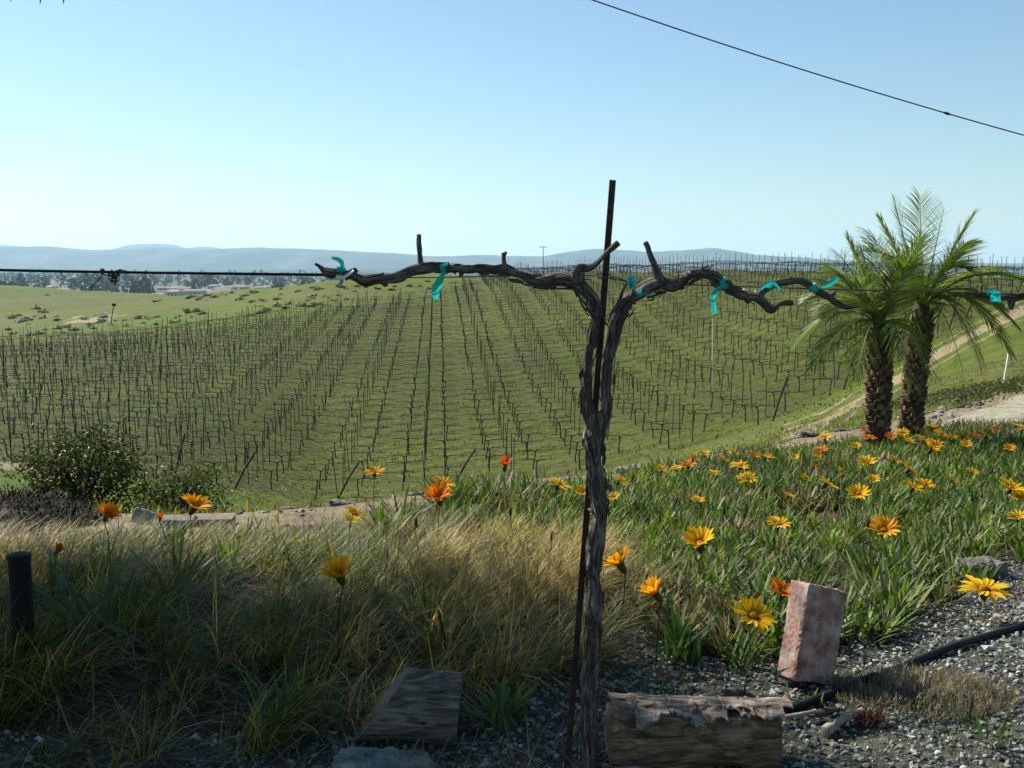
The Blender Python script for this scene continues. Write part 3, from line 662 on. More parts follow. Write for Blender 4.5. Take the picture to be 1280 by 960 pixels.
# far trees and houses
tree_src = []
for i in range(6):
    m = MB(); tall = (i % 3 == 2)
    p, k = clump_points(190, 18, .16, (.8, .8, .9 if not tall else 1.5), 80+i, .5); p[:, 2] += 1.3 if not tall else 1.8
    cc = np.array([.022, .035, .018])*(.5+1.2*RNG.random((len(p), 1))); leafcloud(m, p, np.full(len(p), .42), cc, 90+i, .75)
    t2 = MB(); tube(t2, [(0, 0, -.3), (.04, 0, .7), (0, 0, 1.6)], [.12, .09, .05], 5)
    tree_src.append((m.mesh('crown', M['leaf']), t2.mesh('trunk', M['dark'])))
house_src = []
for wd, dp, ht in ((16, 11, 3.2), (20, 10, 3.0), (13, 12, 5.5)):
    a = MB(); box(a, (0, 0, ht/2), (wd, dp, ht)); b_ = MB(); o_ = .6; rh = 1.9
    v = [(-wd/2-o_, -dp/2-o_, ht), (wd/2+o_, -dp/2-o_, ht), (wd/2+o_, dp/2+o_, ht), (-wd/2-o_, dp/2+o_, ht), (-wd/2+3, 0, ht+rh), (wd/2-3, 0, ht+rh)]
    b_.add(v, [(0, 1, 5, 4), (2, 3, 4, 5)]); b_.add(v, [(1, 2, 5), (3, 0, 4)]); b_.add(v, [(0, 3, 2, 1)])
    wn = MB()
    for q in (-.3, 0, .3): box(wn, (wd*q, -dp/2-.02, ht*.55), (1.6, .08, 1.3))
    house_src.append((a.mesh('wall', M['wall']), b_.mesh('roof', M['roof']), wn.mesh('window', M['hose'])))
far = lambda px, d: (lambda x: (x, d, hz(x, d)))((px-640)/1264*d)
for k in range(75):
    px = random.choice([random.uniform(-10, 90), random.uniform(195, 345), random.uniform(195, 345), random.uniform(195, 420)]); d = random.uniform(900, 1300) if k % 3 else random.uniform(1200, 2400); x, y, z = far(px, d)
    e = empty('house', (x, y, z-.2), 'pale low house among dark trees in the far valley town', 'house', 'pale houses of the far valley town'); e.rotation_euler[2] = random.choice([0, .3, -.4, 1.2])
    a, b_, wn = house_src[k % 3]; link('wall', a, e); link('roof', b_, e); link('window', wn, e)
for k in range(280):
    px = random.uniform(-15, 430); d = (1330 if 195 < px < 345 and k % 5 else 950)+random.random()**1.5*2600; x, y, z = far(px, d); s = random.uniform(4, 7.5)
    e = empty('far_tree', (x, y, z), 'dark tree standing among the houses of the far valley town', 'tree', 'dark trees of the far valley town'); e.scale = (s, s, s)
    c_, t_ = tree_src[k % 6]; link('crown', c_, e, rot=(0, 0, random.uniform(0, 6))); link('trunk', t_, e)
n = 5200; d = 1500+RNG.random(n)**.8*3600; px = RNG.uniform(-120, 760, n); x = (px-640)/1264*d; keep = fbm(x/160, d/420, 66, 3)+RNG.normal(size=n)*.2 > -.05; x, d = x[keep], d[keep]; n = len(x)
cen = np.repeat(np.stack([x, d, H(x, d)+4.5], 1), 5, 0)+RNG.normal(size=(n*5, 3))*[4, 4, 1.8]
mb = MB(); leafcloud(mb, cen, np.full(len(cen), 5.5), np.array([.025, .038, .02])*(.5+RNG.random((len(cen), 1))), 70, .75)
tag(mb.build('valley_woodland', M['leaf']), 'mass of dark trees spread over the far valley floor', 'woodland', kind='stuff')

# utility pole, nest box pole, culvert board
g = P(679, 345, 330); e = empty('utility_pole', (g.x, g.y, g.z-1), 'thin tall pole with a short crossarm far off on the skyline', 'pole')
m = MB(); h = zpy(309, 330)-g.z+1.2; tube(m, [(0, 0, -2), (0, 0, h)], [.14, .1], 6); m.build('pole', M['wire'], e, local=True)
m = MB(); box(m, (0, 0, h-.15), (2.6, .14, .18)); m.build('crossarm', M['wire'], e, local=True)
g = ground_at(140, 406, 0, 100, 300); e = empty('box_on_pole', g, 'dark pole with a small box on top on the green hillside at the left', 'pole')
s = g.y/1256; m = MB(); tube(m, [(-.2, 0, -.3), (.1, 0, 13*s), (3.5*s, 0, 25*s)], [.09, .08, .07], 6); m.build('pole', M['dark'], e, local=True)
m = MB(); box(m, (3.6*s, 0, 25*s), (4.5*s, 3*s, 3.2*s)); m.build('nest_box', M['dark'], e, local=True)
g = ground_at(125, 397, 0, 100, 300); m = MB(); s = g.y/1256; box(m, (0, 0, 3.5*s), (5*s, 2.2*s, 10*s)); o = m.build('concrete_culvert', M['white'])
o.location = g; o.rotation_euler = (0, .75, .2); tag(o, 'pale tilted slab in the bare gully on the green hillside', 'slab')

# ================================================================= FOREGROUND GRAPEVINE
VY = 1.88
def vp(px, py, dy=0): return P(px, py, VY+dy)
def vr(w_): return w_/2*VY/1256*.92
root = vp(736, 966); root.z = min(root.z, 0)
vine = empty('old_grapevine', root, 'large gnarled bare grapevine in front with two forked arms along a wire', 'grapevine')
def limb(name, pts, label=None, seed=0, seg=26, rough=.2, lump=.22, step=.004, twist=9., vs=16):
    m = MB(); tube(m, [vp(p[0], p[1], p[3] if len(p) > 3 else 0) for p in pts], [vr(p[2]) for p in pts], seg, step, rough, lump, seed, twist, vs=vs)
    o = m.build(name, M['bark'], vine, smooth=True)
    if label: o['label'] = label
    return o
limb('trunk', [(736, 985, 27), (736, 960, 25), (736, 925, 25), (735, 900, 24), (737, 865, 25), (736, 850, 27), (738, 830, 24), (742, 800, 22), (743, 775, 24), (743, 750, 25), (742, 725, 22), (740, 715, 25), (743, 695, 27), (746, 675, 26), (749, 655, 22), (750, 640, 20), (748, 622, 21), (747, 605, 24), (745, 590, 22), (743, 572, 22), (743, 555, 26), (744, 540, 30), (745, 528, 29), (745, 515, 22)], seed=1, lump=.13)
limb('left_fork', [(742, 540, 18), (737, 522, 20), (733, 508, 20), (732, 492, 17), (732, 480, 13), (734, 462, 12.5), (735, 445, 14), (739, 428, 13), (742, 410, 13), (745, 395, 15), (744, 384, 17), (739, 372, 18), (732, 362, 19), (722, 354, 20), (708, 349, 18), (692, 349, 16), (678, 353, 17), (665, 350, 12), (652, 344, 11), (638, 339, 14), (630, 337, 15), (616, 337, 11), (600, 336, 12), (585, 338, 11), (572, 336, 13), (556, 336, 12), (543, 334, 14), (530, 335, 16), (518, 338, 13), (508, 342, 12), (499, 347, 15), (488, 349, 14), (470, 349, 13), (456, 351, 15), (446, 347, 12), (436, 343, 12), (424, 341, 15), (413, 341, 17), (406, 339, 14)], seed=2, seg=22)
limb('right_fork', [(748, 545, 18), (755, 525, 19), (758, 508, 17), (757, 490, 15), (758, 470, 15), (761, 450, 16), (764, 432, 17), (766, 415, 17), (769, 398, 18), (776, 384, 18), (786, 373, 20), (797, 366, 20), (806, 359, 19), (817, 354, 19), (829, 353, 17), (841, 356, 18), (850, 353, 14), (857, 346, 13), (866, 342, 15), (880, 342, 14), (893, 346, 15), (905, 354, 14), (915, 361, 13), (925, 367, 15), (936, 370, 13), (948, 373, 14), (957, 381, 12), (964, 386, 13), (972, 381, 8), (981, 378, 8), (991, 378, 7)], seed=3, seg=22)
limb('cane', [(944, 372, 9), (953, 364, 10), (962, 357, 11), (972, 354, 9), (985, 352, 10), (998, 351, 9), (1008, 354, 11), (1020, 363, 10), (1033, 370, 11), (1044, 377, 9), (1056, 383, 7), (1064, 384, 5), (1074, 383, 3)], seed=4, seg=16)
limb('spur', [(526, 340, 14), (526, 331, 9), (525, 318, 7), (525, 312, 8), (524, 303, 7), (524, 293, 6.5)], seed=5, seg=14)
limb('spur', [(631, 339, 12), (630, 328, 7), (630, 320, 6), (633, 315, 4)], seed=6, seg=12)
limb('spur', [(630, 322, 5), (628, 316, 3.5)], seed=7, seg=8)
limb('spur', [(722, 352, 22), (723, 342, 20), (726, 335, 14), (736, 336, 10), (748, 327, 8), (758, 316, 8), (766, 309, 9), (773, 303, 8)], seed=8, seg=14)
limb('spur', [(826, 352, 16), (821, 340, 13), (816, 328, 9), (811, 315, 7), (809, 308, 7), (806, 303, 7)], seed=9, seg=14)
limb('spur', [(412, 342, 10), (404, 337, 8), (398, 332, 5.5), (394, 330, 5)], seed=10, seg=10)
limb('spur', [(430, 346, 12), (441, 340, 9), (446, 337, 8)], seed=11, seg=12)
limb('spur', [(1035, 372, 8), (1042, 368, 6), (1044, 364, 5)], seed=12, seg=8)
limb('spur', [(1238, 372, 5, .02), (1245, 371, 5, .02)], seed=12, seg=8) if False else None
for i, (kx, ky, kw, ex, ey) in enumerate(((547, 334, 9, 550, 328), (604, 337, 9, 607, 331), (577, 340, 8, 575, 346), (480, 352, 10, 483, 358), (660, 350, 10, 655, 343), (690, 352, 9, 694, 360), (873, 343, 9, 876, 336), (912, 360, 9, 908, 367), (932, 371, 9, 936, 379), (744, 397, 10, 737, 399), (850, 354, 9, 853, 362), (739, 640, 12, 742, 636), (760, 610, 12, 765, 608), (730, 880, 12, 725, 878), (985, 352, 7, 988, 346), (1035, 372, 7, 1042, 366), (500, 346, 9, 497, 340), (808, 358, 11, 812, 350))):
    limb('knot', [(kx, ky, kw), ((kx+ex)/2, (ky+ey)/2, kw*.85), (ex, ey, kw*.5)], seed=40+i, seg=12)
# peeling bark strips (shaggy vine bark)
m = MB(); rr = random.Random(5)
def strip(mb, a, b, w_, curl, n=5):
    a = np.array(a); b = np.array(b); t = np.linspace(0, 1, n)[:, None]; d = b-a; side = np.cross(d, [0, 1, 0]); side /= np.linalg.norm(side)+1e-9
    c = a+d*t+np.array([0, -1, 0])*(curl*t**2)+side*rr.uniform(-.004, .004)*np.sin(t*3); ww = w_*(1-.6*t)
    v = np.stack([c-side*ww/2, c+side*ww/2], 1).reshape(-1, 3); f = [(2*k, 2*k+1, 2*k+3, 2*k+2) for k in range(n-1)]
    mb.add(v, f, uv=np.stack([np.repeat(t[:, 0]*.05, 2), np.tile([0, .1], n)], 1))
limbs = [[(736, 960, 25), (735, 900, 24), (738, 830, 24), (743, 750, 24), (743, 695, 25), (750, 640, 20), (743, 572, 22), (744, 540, 28)], [(733, 508, 18), (735, 445, 13), (745, 395, 14), (722, 354, 18), (678, 353, 15), (600, 336, 11), (530, 335, 13), (470, 349, 12)], [(757, 507, 16), (766, 420, 16), (786, 373, 18), (841, 356, 15), (880, 342, 13), (925, 367, 13)]]
for L in limbs:
    for k in range(120):
        i = rr.randrange(len(L)-1); t = rr.random(); q = [L[i][z]*(1-t)+L[i+1][z]*t for z in range(3)]
        dx, dy = L[i+1][0]-L[i][0], L[i+1][1]-L[i][1]; l = math.hypot(dx, dy); dx /= l; dy /= l; o_ = rr.uniform(-.55, .55)*q[2]
        a = vp(q[0]-dy*o_, q[1]+dx*o_, -math.sqrt(max(.01, 1-(o_/q[2]*2)**2))*vr(q[2])*.98); ln = rr.uniform(8, 30)*rr.choice([-1, 1])
        c_ = vp(q[0]-dy*o_+dx*ln, q[1]+dx*o_+dy*ln, -math.sqrt(max(.01, 1-(o_/q[2]*2)**2))*vr(q[2])*.98)
        strip(m, a, c_, rr.uniform(.0015, .0065), rr.uniform(0, .009))
o = m.build('bark_strips', M['bark'], vine); o['kind'] = 'stuff'
# fork hollow filler, pale torn spots
m = MB(); stones(m, np.array([list(vp(x, y, -.012)) for x, y in ((946, 366), (931, 363), (938, 366), (855, 344), (862, 341), (738, 398))]), np.array([.006, .005, .006, .006, .005, .004]), np.array([[.6, .55, .48]]*6), 4)
m.build('torn_wood', M['attr'], vine)
# stake
m = MB(); a, b = vp(766, 225, .012), vp(707, 985, .012); a = np.array(a); b = np.array(b); ax = (b-a)/np.linalg.norm(b-a); sx = np.cross(ax, [0, 1, 0]); sx /= np.linalg.norm(sx); sy = np.cross(ax, sx)
prof = [(-.006, -.003), (-.0015, -.003), (0, -.009), (.0015, -.003), (.006, -.003), (.006, .001), (-.006, .001)]
v = [b0+sx*p_[0]*1.0+sy*p_[1]*.9 for b0 in (a, b) for p_ in prof]; k = len(prof)
m.add(v, [(i, (i+1) % k, k+(i+1) % k, k+i) for i in range(k)]); m.add(v, [tuple(range(k))]); m.add(v, [tuple(range(k, 2*k))[::-1]])
stk = empty('steel_stake', Vector(b), 'tall thin rusty steel stake leaning behind the old grapevine trunk', 'stake')
m.build('post', M['metal'], stk)
m = MB()
for i in range(34):
    c_ = a+(b-a)*(.03+i*.028); box(m, c_+sy*-.0065+sx*0, (.004, .004, .010))
o = m.build('studs', M['metal'], stk); o['kind'] = 'stuff'
# wires at cordon height
m = MB(); tube(m, [vp(-260, 330.5, .02), vp(0, 337.6, .015), (vp(200, 341, .01)), vp(408, 343.5)], .0026, 8, .05); o = m.build('drip_hose', M['hose']); tag(o, 'thick black hose strung from the left edge to the tip of the old grapevine', 'hose')
m = MB(); tube(m, [vp(405, 343, .004), vp(520, 347, .006), vp(690, 343.5, .01), vp(745, 345.5, .004), vp(790, 352, .008), vp(870, 356, .008), vp(1000, 360.5, .008), vp(1130, 364, .008), vp(1215, 366, .008), vp(1500, 374, .008)], .0011, 6, .02); o = m.build('trellis_wire', M['wire']); tag(o, 'thin wire running through the arms of the old grapevine to the right edge', 'wire')
m = MB(); hp = []
for i in range(40):
    t = i/39; an = t*2*math.pi*3; hp.append(vp(754+math.cos(an)*10, 345.5+math.sin(an)*3.2, math.sin(an)*-.012+.004))
tube(m, hp, .0009, 5); tube(m, [vp(762, 346, -.008), vp(772, 347, -.01), vp(782, 352, -.006), vp(787, 357, -.01)], .0014, 5, .01); tube(m, [vp(733, 610, .02), vp(727, 618, -.012), vp(735, 622, -.014), vp(741, 617, -.012), vp(737, 612, 0)], .0008, 5, .004)
o = m.build('wire_twist', M['wire']); tag(o, 'twisted tie wire wound round the steel stake at the fork height', 'wire')
# dried tendril on the hose
m = MB(); rr = random.Random(3); pts = []
for i in range(60):
    pts.append(vp(143+math.cos(i*.9)*(3+3*rr.random())+ (i-30)*.12, 343+math.sin(i*.9)*4+rr.uniform(-3, 5), rr.uniform(-.008, .008)))
tube(m, pts, .0009, 5); tube(m, [vp(124, 340), vp(128, 342, -.004), (vp(136, 345)), vp(144, 341), vp(150, 337), vp(157, 340)], .0013, 6, .004, .3, .3); tube(m, [vp(127, 338, -.003), vp(128, 343, -.003), vp(122, 351), vp(116, 357), vp(114, 362)], [.0016, .0012, .0011, .001, .0014], 5, .004)
tube(m, [vp(126, 338, -.004), vp(130, 338, -.004)], .0034, 8); tube(m, [vp(150, 339, -.004), vp(157, 340, -.004)], [.003, .0036], 8); tube(m, [vp(139, 352), vp(148, 351)], .002, 6); tube(m, [vp(140, 345), vp(145, 349)], .0028, 6); tube(m, [vp(144, 352), vp(143, 357)], [.002, .0015], 6)
o = m.build('dried_tendril', M['bark']); tag(o, 'curled dry vine tendril knotted on the black hose at the left', 'tendril')
# tape ties ------------------------------------------------------------------
TEAL = np.array([.01, .45, .38])
def ribbon(mb, pts, w_, col=TEAL, n=14, tw=0.6, hor=False):
    p, _ = catmull(pts, [1]*len(pts), .003); p = p[::max(1, len(p)//n)]; k = len(p); t = np.gradient(p, axis=0); t /= np.linalg.norm(t, axis=1)[:, None]
    view = np.array([0, 1., 0]); s = np.cross(t, view); s /= np.linalg.norm(s, axis=1)[:, None]+1e-9
    an = np.linspace(0, tw, k)[:, None]; s = s*np.cos(an)+view*np.sin(an); ww = w_ if np.ndim(w_) == 0 else np.interp(np.linspace(0, 1, k), np.linspace(0, 1, len(w_)), w_)[:, None]
    th = np.cross(t, s)*.00025
    v = np.stack([p-s*ww/2, p+th*6, p+s*ww/2], 1).reshape(-1, 3); f = []
    for i in range(k-1): f += [(3*i, 3*i+1, 3*i+4, 3*i+3), (3*i+1, 3*i+2, 3*i+5, 3*i+4)]
    mb.add(v, f, col)
def wrap(mb, px, py, r_px, ang, w_=.010, turns=1.2):
    pts = []
    for i in range(17):
        t = i/16*2*math.pi*turns; rr_ = vr(r_px*2)*1.12; off = (t/6.28-.5)*2
        along = Vector((math.cos(ang), 0, -math.sin(ang))); perp = Vector((math.sin(ang), 0, math.cos(ang)))
        pts.append(np.array(vp(px, py)+along*(off*.003)+perp*(rr_*math.cos(t))+Vector((0, -1, 0))*(rr_*math.sin(t))))
    p = np.array(pts); al = np.array(along)*w_/2; v = np.stack([p-al, p+al], 1).reshape(-1, 3)
    mb.add(v, [(2*i, 2*i+1, 2*i+3, 2*i+2) for i in range(16)], TEAL)
def tape(label, wraps, tails):
    m = MB()
    for q in wraps: wrap(m, *q)
    for pts, w_, tw in tails: ribbon(m, [vp(*p) for p in pts], w_, tw=tw)
    o = m.build('plant_tape', M['tape']); tag(o, label, 'tape', 'green tie tapes on the grapevines')
tape('green tape flicking up above the far left tip of the grapevine arm', [(426, 341, 7, .1)], [([(427, 336, -.012), (428, 330, -.012), (424, 325, -.01), (415, 322, -.006)], [.007, .009, .008, .006], .5), ([(427, 347, -.01), (427, 352, -.01), (425, 356, -.01)], .007, .8)])
tape('long green tape hanging beneath the left arm near the upright spur', [(555, 336, 7, -.1)], [([(556, 340, -.014), (552, 346, -.014), (547, 357, -.012), (544, 366, -.014), (545, 374, -.012)], [.004, .012, .016, .015, .009], .35)])
tape('green tape bunched at the start of the right arm beside the stake', [(800, 367, 10, .9)], [([(792, 358, -.018), (787, 350, -.02), (791, 346, -.016), (794, 352, -.02), (786, 356, -.018), (790, 361, -.018)], .007, 1.4), ([(791, 353, -.024), (785, 348, -.02), (787, 357, -.022), (795, 358, -.02)], .006, -1.2)])
tape('green tape hanging under the right arm at its lowest middle bend', [(904, 355, 8, -.6)], [([(903, 358, -.012), (896, 362, -.014), (891, 371, -.012), (892, 381, -.012), (893, 392, -.01)], [.005, .009, .010, .009, .010], .25)])
tape('pale green tape wound where the right arm splits into a cane', [(962, 358, 6, .6)], [([(951, 361, -.01), (957, 356, -.013), (966, 353, -.014), (972, 358, -.014), (980, 367, -.012)], [.006, .008, .006, .004, .004], .6)])
tape('green tape pointing up to the right near the tip of the cane', [(1017, 361, 6, -.7)], [([(1022, 361, -.01), (1030, 358, -.012), (1038, 354, -.012), (1048, 347, -.01)], [.003, .006, .011, .006], .3)])
# white tag
m = MB(); ribbon(m, [vp(420, 346, -.014), vp(430, 346.5, -.016), vp(442, 338, -.014)], [.006, .0065, .003], np.array([.75, .75, .72]), tw=.2); o = m.build('white_tag', M['tape']); tag(o, 'small white curved tag on the left tip of the grapevine arm', 'tag')
# neighbouring vine reaching in from the right: stands outside the frame
v2 = empty('old_grapevine', (P(1400, 500, VY+.05).x, VY+.05, 0), 'tip of a neighbouring grapevine arm entering at the right edge', 'grapevine')
def limb2(name, pts, seed):
    m = MB(); tube(m, [vp(p[0], p[1], .05) for p in pts], [vr(p[2]) for p in pts], 18, .004, .16, .16, seed, 9, vs=16); return m.build(name, M['bark'], v2, smooth=True)
limb2('cordon', [(1204, 365, 3), (1213, 366, 5), (1222, 369, 8), (1232, 369, 10), (1245, 371, 10), (1258, 371, 12), (1268, 372, 12), (1285, 369, 11), (1320, 372, 14), (1370, 378, 18), (1400, 400, 20), (1405, 480, 22)], 21)
limb2('spur', [(1266, 372, 11), (1264, 381, 12), (1262, 386, 10)], 22); limb2('spur', [(1226, 368, 5), (1226, 358, 3.5)], 23)
limb2('trunk', [(1404, 470, 22), (1402, 600, 26), (1400, 760, 26), (1400, 900, 28), (1400, 980, 30)], 24)
tape('green tape drooping on the neighbouring vine arm at the right edge', [(1243, 371, 6, 0)], [([(1233, 366, .04), (1240, 364, .035), (1246, 368, .035), (1250, 378, .035)], [.008, .009, .009, .007], .3)])
# overhead cable
m = MB(); A_, B_ = P(600, -50, 11), P(1420, 206, 13); pts = []
for i in range(31):
    t = i/30; q = A_.lerp(B_, t); q.z -= .10*4*t*(1-t); pts.append(q)
A0 = A_+(A_-B_)*.8; A0.z += .3; B0 = B_+(B_-A_)*.8
tube(m, [A0]+pts+[B0], .0075, 6); o = m.build('overhead_cable', M['hose']); tag(o, 'thin black overhead cable sloping down across the upper right sky', 'cable')
b_ = MB(); c_ = A_.lerp(B_, .672); c_.z -= .10*4*.672*.328; tube(b_, [c_-Vector((.03, 0, -.01)), c_+Vector((.03, 0, -.01))], .016, 6); q = b_.build('clip', M['hose'], o)

# ================================================================= PALMS
def frond(p0, tip, up, seed, L=.36, n=52, side=0., tone=0.):
    r = random.Random(seed); p0 = Vector(p0); tip = Vector(tip); mid = p0+(tip-p0)*.42+Vector((0, 0, up))
    t = np.linspace(0, 1, 15)[:, None]; p0a, ma, ta = (np.array(q) for q in (p0, mid, tip))
    C_ = lambda t: (1-t)**2*p0a+2*t*(1-t)*ma+t*t*ta
    m = MB(); base = np.array([.165, .24, .045])*(1+tone); tube(m, C_(t), list(np.linspace(.010, .002, 15)), 5, col=base*1.1, cap=False)
    for i in range(n):
        tt = .14+.86*i/(n-1)
        for s in (-1, 1):
            c = C_(np.array([[tt]]))[0]; tg = 2*(1-tt)*(ma-p0a)+2*tt*(ta-ma); tg /= np.linalg.norm(tg)
            sd = np.cross(tg, [0, 0, 1.]); sd /= np.linalg.norm(sd)+1e-9; upv = np.cross(sd, tg)
            l = L*(math.sin(min(1, tt*1.25+.08)*math.pi*.5) if tt < .7 else (1-(tt-.7)/.3*.6))*r.uniform(.85, 1.1)
            an = r.uniform(.75, 1.0)-.35*tt; d0 = tg*math.cos(an)+sd*s*math.sin(an)+upv*r.uniform(.05, .3); d0 /= np.linalg.norm(d0)
            k = 4; q = [c]; d = d0.copy()
            for z in range(k): d = d+np.array([0, 0, -.11-.05*r.random()]); d /= np.linalg.norm(d); q.append(q[-1]+d*l/k)
            q = np.array(q); wv = np.cross(d0, upv+np.array([0, 0, .01])); wv = wv/np.linalg.norm(wv)*.5+upv*.55; wv /= np.linalg.norm(wv)
            ww = np.array([.45, 1, .9, .6, .08])[:, None]*.0085/2
            v = np.stack([q-wv*ww, q+wv*ww], 1).reshape(-1, 3); cc = base*r.uniform(.65, 1.45)
            if r.random() < .06: cc = np.array([.3, .24, .11])
            m.add(v, [(2*z, 2*z+1, 2*z+3, 2*z+2) for z in range(k)], cc)
    return m
def palm(label, base_px, top_px, wpx, d, tips, seed, extra):
    b = P(*base_px, d); t = P(*top_px, d+.1); b.z = hz(b.x, b.y)-.05
    e = empty('palm_tree', b, label, 'palm tree'); r = random.Random(seed); rad = wpx/2*d/1256*.7; ax = (t-b).normalized(); Lh = (t-b).length
    m = MB(); tube(m, [b, b.lerp(t, .3), b.lerp(t, .7), t, t+ax*.08], [rad*1.05, rad*.92, rad*.95, rad*.9, rad*.4], 16, .03, .1, .1, seed, col=(.07, .045, .03)); m.build('trunk', M['woody'], e, smooth=True)
    # leaf-base stubs in spirals, each a part
    src = MB(); v = [(-.036, 0, -.035), (.036, 0, -.035), (.030, .0, .015), (-.030, .0, .015), (-.026, -.028, -.02), (.026, -.028, -.02), (.020, -.042, .026), (-.020, -.042, .026), (0, -.034, .036)]
    src.add(v, [(0, 1, 5, 4), (1, 2, 6, 5), (3, 0, 4, 7), (4, 5, 6, 7)]); src.add(v, [(2, 3, 7), (2, 7, 8), (6, 2, 8), (7, 6, 8)])
    mes = []
    for cc in ((.09, .056, .034), (.15, .095, .056), (.22, .145, .088)):
        s2 = MB(); s2.add(np.vstack(src.v), np.vstack(src.f[4]), cc); s2.f.setdefault(3, []).append(np.vstack(src.f[3])); mes.append(s2.mesh('leaf_base', M['woody']))
    rows = int(Lh/.052); q0 = ax.to_track_quat('Z', 'Y').to_matrix().to_4x4()
    for i in range(rows):
        for j in range(9):
            a = (j+(i % 2)*.5+i*.13)/9*2*math.pi; h = i*.052+r.uniform(-.006, .006)
            c = b+ax*h; mt = Matrix.Translation(c-b) @ q0 @ Matrix.Rotation(a, 4, 'Z') @ Matrix.Translation((0, -rad*.93, 0)) @ Matrix.Rotation(r.uniform(-.2, .25), 4, 'X') @ Matrix.Scale(r.uniform(.7, 1.15), 4)
            if (q0 @ Matrix.Rotation(a, 4, 'Z') @ Vector((0, -1, 0))).y > .45: continue     # keep the stubs on the sides one can walk up to
            o = link('leaf_base', mes[r.choice((0, 0, 1, 1, 2))], e); o.matrix_local = mt
    # fibre and cut stalks under the crown
    m = MB()
    for i in range(26):
        a = r.uniform(0, 6.28); q = t-ax*r.uniform(.0, .14)+Vector((math.cos(a), math.sin(a), 0))*rad*.8; dd = Vector((math.cos(a), math.sin(a), r.uniform(.8, 1.6))).normalized()
        tube(m, [q, q+dd*r.uniform(.08, .16)], [.012, .007], 5, col=(.13, .1, .05))
    o = m.build('cut_stalks', M['woody'], e); o['kind'] = 'stuff'
    for i, (px, py, dy, up) in enumerate(tips): frond(t+ax*.02, P(px, py, d+dy), up, seed*50+i, tone=r.uniform(-.2, .3)).build('frond', M['palmleaf'], e)
    for i in range(extra):
        a = r.uniform(0, 6.28); l = r.uniform(.45, .8); el = r.uniform(-.1, 1.15); tp = t+Vector((math.cos(a)*l*math.cos(el), math.sin(a)*l*math.cos(el), math.sin(el)*l+.05))
        frond(t+ax*.02, tp, r.uniform(.15, .32), seed*50+30+i, tone=r.uniform(-.2, .3)).build('frond', M['palmleaf'], e)
palm('shorter palm with a straight scaly trunk rising behind the flower bed, nearer the camera', (1096, 560), (1101, 412), 36, 9.2,
     [(1037, 335, .1, .12), (998, 428, .15, .40), (1018, 456, -.3, .38), (1033, 352, .6, .2), (1060, 300, .2, .05), (1095, 300, .5, .0), (1070, 470, -.4, .42), (1150, 300, -.2, .1), (1165, 470, -.3, .42), (1140, 480, -.6, .45), (1038, 395, -.6, .3), (1050, 318, -.2, .08), (1015, 372, .2, .25), (1078, 315, .1, .05)], 3, 8)
palm('taller palm leaning right with long arching fronds, the farther and right one of the pair', (1136, 548), (1153, 388), 33, 9.9,
     [(1118, 252, .1, .0), (1150, 246, .3, .0), (1085, 290, -.2, .1), (1215, 272, .0, .05), (1205, 305, -.5, .12), (1282, 350, -.2, .36), (1225, 452, -.3, .58), (1262, 440, .1, .62), (1205, 470, -.6, .5), (1128, 450, -.5, .5), (1105, 380, -.8, .3), (1242, 335, .5, .25), (1268, 405, -.3, .5), (1180, 260, .2, .03), (1100, 275, .3, .05)], 4, 9)

# ================================================================= FOREGROUND PLANTS
def pts_in(n, x0, x1, y0, y1):
    x = RNG.uniform(x0, x1, n); y = RNG.uniform(y0, y1, n); z = H(x, y); px, py = unproj(x, y, z); return x, y, z, px, py
GAZX = lambda py: np.interp(py, [560, 600, 640, 700, 780, 830, 880], [380, 440, 600, 690, 735, 740, 745])   # left limit of the gazania patch
# dry sweeping grass on the left and centre
mb = MB()
n = 900; x, y, z, px, py = pts_in(n, -3.2, .6, 1.9, 5.6); u = 640+1264*x/y
k = (py < GL(px)+28) & (y < bed1(u)) & (px < GAZX(py)+70) & (px > -160); tx, ty, tpx, tpy = x[k], y[k], px[k], py[k]
nb = 84
T = len(tx); hue = np.clip(vnoise(tx*1.3, ty*1.3, 5)+RNG.normal(size=T)*.3-.45*sstep(480, 250, tpx)*sstep(690, 760, tpy), 0, 1); tb_ = .45+.75*RNG.random(T)  # tufts toward the lower left turn darker green, shade put into their colour
gz = np.repeat(np.arange(T), nb); N_ = len(gz)
tr = .01+.055*RNG.random(N_); ta = RNG.random(N_)*6.283
rx = tx[gz]+np.cos(ta)*tr; ry = ty[gz]+np.sin(ta)*tr
sw = 1.15+vnoise(tx*.9, ty*.9, 12)*1.2-.3    # sweep heading to the right and forward
head = np.repeat(0, N_)+sw[gz]+RNG.normal(size=N_)*1.1
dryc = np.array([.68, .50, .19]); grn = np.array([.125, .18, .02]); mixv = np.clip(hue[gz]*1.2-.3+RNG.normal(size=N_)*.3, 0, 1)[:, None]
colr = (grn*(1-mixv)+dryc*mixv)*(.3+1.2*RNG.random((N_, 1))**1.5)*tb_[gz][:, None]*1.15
ln = (.13+.17*RNG.random(N_))*(.65+.75*RNG.random(T))[gz]*np.interp(ty[gz], [2, 2.6, 3.4, 4.1, 4.7], [.6, .95, .9, .55, .5])
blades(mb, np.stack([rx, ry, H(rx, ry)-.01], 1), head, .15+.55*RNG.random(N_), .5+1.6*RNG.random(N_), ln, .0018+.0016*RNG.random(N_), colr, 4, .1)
tag(mb.build('dry_grass', M['grass']), 'fine sweeping tussock grass, straw and green, filling the left of the bed', 'grass', kind='stuff')
